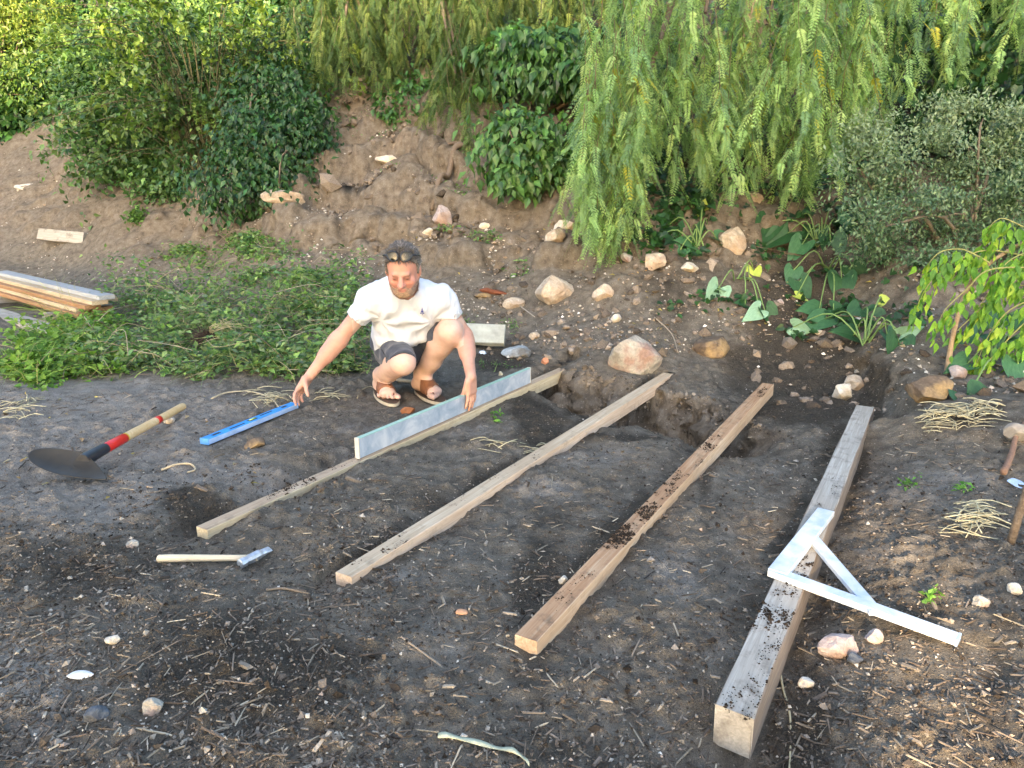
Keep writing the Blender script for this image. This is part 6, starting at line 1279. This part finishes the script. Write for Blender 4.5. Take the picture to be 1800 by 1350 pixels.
litter("dead_leaves", "fallen brown and yellow leaves on the slope", 900, [(1050, 1700, 440, 620, 3), (700, 1000, 300, 500, 1), (0, 500, 690, 900, .4), (1300, 1800, 350, 450, 1)], deadl, 1007, M_soft)

def rubble(name, label, P, lo_, cols, seed):
    rng = np.random.default_rng(seed); n = len(P); L = np.exp(rng.normal(lo_, .45, n)); V, F, C = shaped(P, rng, ICO, L, L * rng.uniform(.55, 1, n), L * rng.uniform(.45, .9, n), cols, .6, sink=.55, jit=.24); tag(ob(name, mk_mesh(name, V, F, M_clod, C)), label, None, None, "stuff")
rng = np.random.default_rng(1008); n = 900; x_ = rng.uniform(.18, 1.36, n); y_ = PITY(x_, np.full(n, 4.4)) + rng.uniform(-.10, .24, n); rubble("pit_wall_clods", "crusty earth clods in the cut wall of the pit", np.column_stack([x_, y_, height(x_, y_)]), -4.0, [(.15, .122, .092), (.18, .148, .112), (.22, .182, .14), (.12, .098, .074)], 1009)
P = ground_hit(np.concatenate([rng.uniform(570, 860, 420), rng.uniform(860, 1300, 260), rng.uniform(1300, 1780, 220)]), np.concatenate([rng.uniform(170, 420, 420), rng.uniform(400, 620, 260), rng.uniform(440, 720, 220)])); rubble("bank_clods", "large rough clods of earth breaking out of the bank", P, -2.95, [(.13, .102, .076), (.17, .136, .104), (.21, .172, .134)], 1010)

# ================================================================ unseen trees added behind the camera to shade the terrace
rng = np.random.default_rng(1100)
GAPS = [onz(1620, 1230, -.03), onz(1600, 1320, -.03), onz(1345, 975, .02), onz(1395, 950, .02), onz(1760, 1130, -.03), onz(1720, 1010, -.03), onz(390, 705, -.03), onz(330, 715, -.03), onz(1150, 815, -.03), onz(1440, 1040, .02), onz(1530, 1280, -.03), onz(980, 1090, 0), onz(1640, 1180, -.03), onz(1380, 990, .02), onz(1680, 1290, -.03), onz(1775, 1190, -.03)]  # spots where sun patches fall; crowns are carved open along the rays
GR_ = [.20, .16, .08, .06, .05, .06, .10, .08, .03, .03, .12, .0, .10, .06, .05, .05]
sd_ = np.array(SUN_DIR)
def unseen_shade_tree(label, base, hh, ells, n, seed):
    rng = np.random.default_rng(seed); root = thing("unseen_shade_tree", label, "tree", tuple(base)); b0 = np.array(base, float)
    V, F = tube(spline([(0, 0, -.1), (.1, .05, hh * .3), (-.05, 0, hh * .6)], 10), np.linspace(.2, .1, 10), 10); ob("trunk", mk_mesh("trunk", V, F, M_bark, smooth=True), root)
    P = []
    for (c, r, w_) in ells: d = rand_dirs(int(n * w_), rng); P.append(np.array(c) + d * np.array(r) * rng.random((len(d), 1)) ** .45)
    P = np.concatenate(P); keep = np.ones(len(P), bool)
    for g_, gr in zip(GAPS, GR_):
        w_ = P - g_; t_ = w_ @ sd_; dist = np.linalg.norm(w_ - t_[:, None] * sd_, axis=1); keep &= ~((dist < gr + .20) & (t_ > 0))
    P = P[keep]; m_ = len(P); L = rng.uniform(.35, .60, m_); V, F, CC = leaf_arrays(P - b0, rng.normal(size=(m_, 3)), rng.normal(size=(m_, 3)), L, L * .7, OV, pal(m_, IVY, rng)); ob("crown", mk_mesh("crown", V, F, M_leaf, CC), root)["kind"] = "stuff"
SHL_ = ["outermost on the plank stack's side", "in line with the plank stack", "in line with the hoe", "in line with the hammer", "on the set square's side"]
for i, (bx_, by_, wd, tp) in enumerate([(-15.0, -15.2, 3.0, 11.0), (-11.0, -14.8, 3.0, 10.8), (-7.0, -15.3, 3.0, 10.4), (-3.0, -15.0, 3.0, 9.6), (1.0, -15.2, 2.8, 9.0)]):
    el = [((bx_, by_, 5.2), (wd, 1.4, 2.6), 1.0), ((bx_ + 1.8, by_ + .3, 5.0), (wd * .8, 1.2, 2.2), .7), ((bx_ - 1.2, by_, 7.4), (wd * .8, 1.1, tp - 7.4), .8), ((bx_ + 1.2, by_, 7.4), (wd * .8, 1.1, tp - 7.6), .8)]
    unseen_shade_tree("unseen broad leafy tree added far behind the camera for shade, " + SHL_[i], (bx_, by_, -.25), 8.5, el, 2100, 1101 + i)

# pulled-up root ball lying on the weeds
rng = np.random.default_rng(1300); p = ground_hit(368, 622)[0] + np.array([0, 0, .16]); rb = thing("root_ball", "dark brown uprooted root ball lying on the weed heap", "roots", tuple(p)); LN = []
for i in range(150):
    d = rand_dirs(1, rng)[0] * np.array([1, .8, .7]); d[0] -= .4; LN.append(spline([np.array([.05, 0, .02]) * rng.random(), d * .05 + rng.normal(size=3) * .012, d * .10 + rng.normal(size=3) * .02], 6))
stems_mesh("roots", LN, .0035, (.055, .038, .028), rb, 4)["kind"] = "stuff"
LN = [spline([np.array([.02, 0, .02]), np.array([.06 + .1 * rng.random(), rng.normal() * .05, .06 + .08 * rng.random()]), np.array([.12 + .16 * rng.random(), rng.normal() * .10, .10 * rng.random()])], 7) for _ in range(16)]
stems_mesh("cut_stalks", LN, .003, (.42, .38, .22), rb, 4)["kind"] = "stuff"
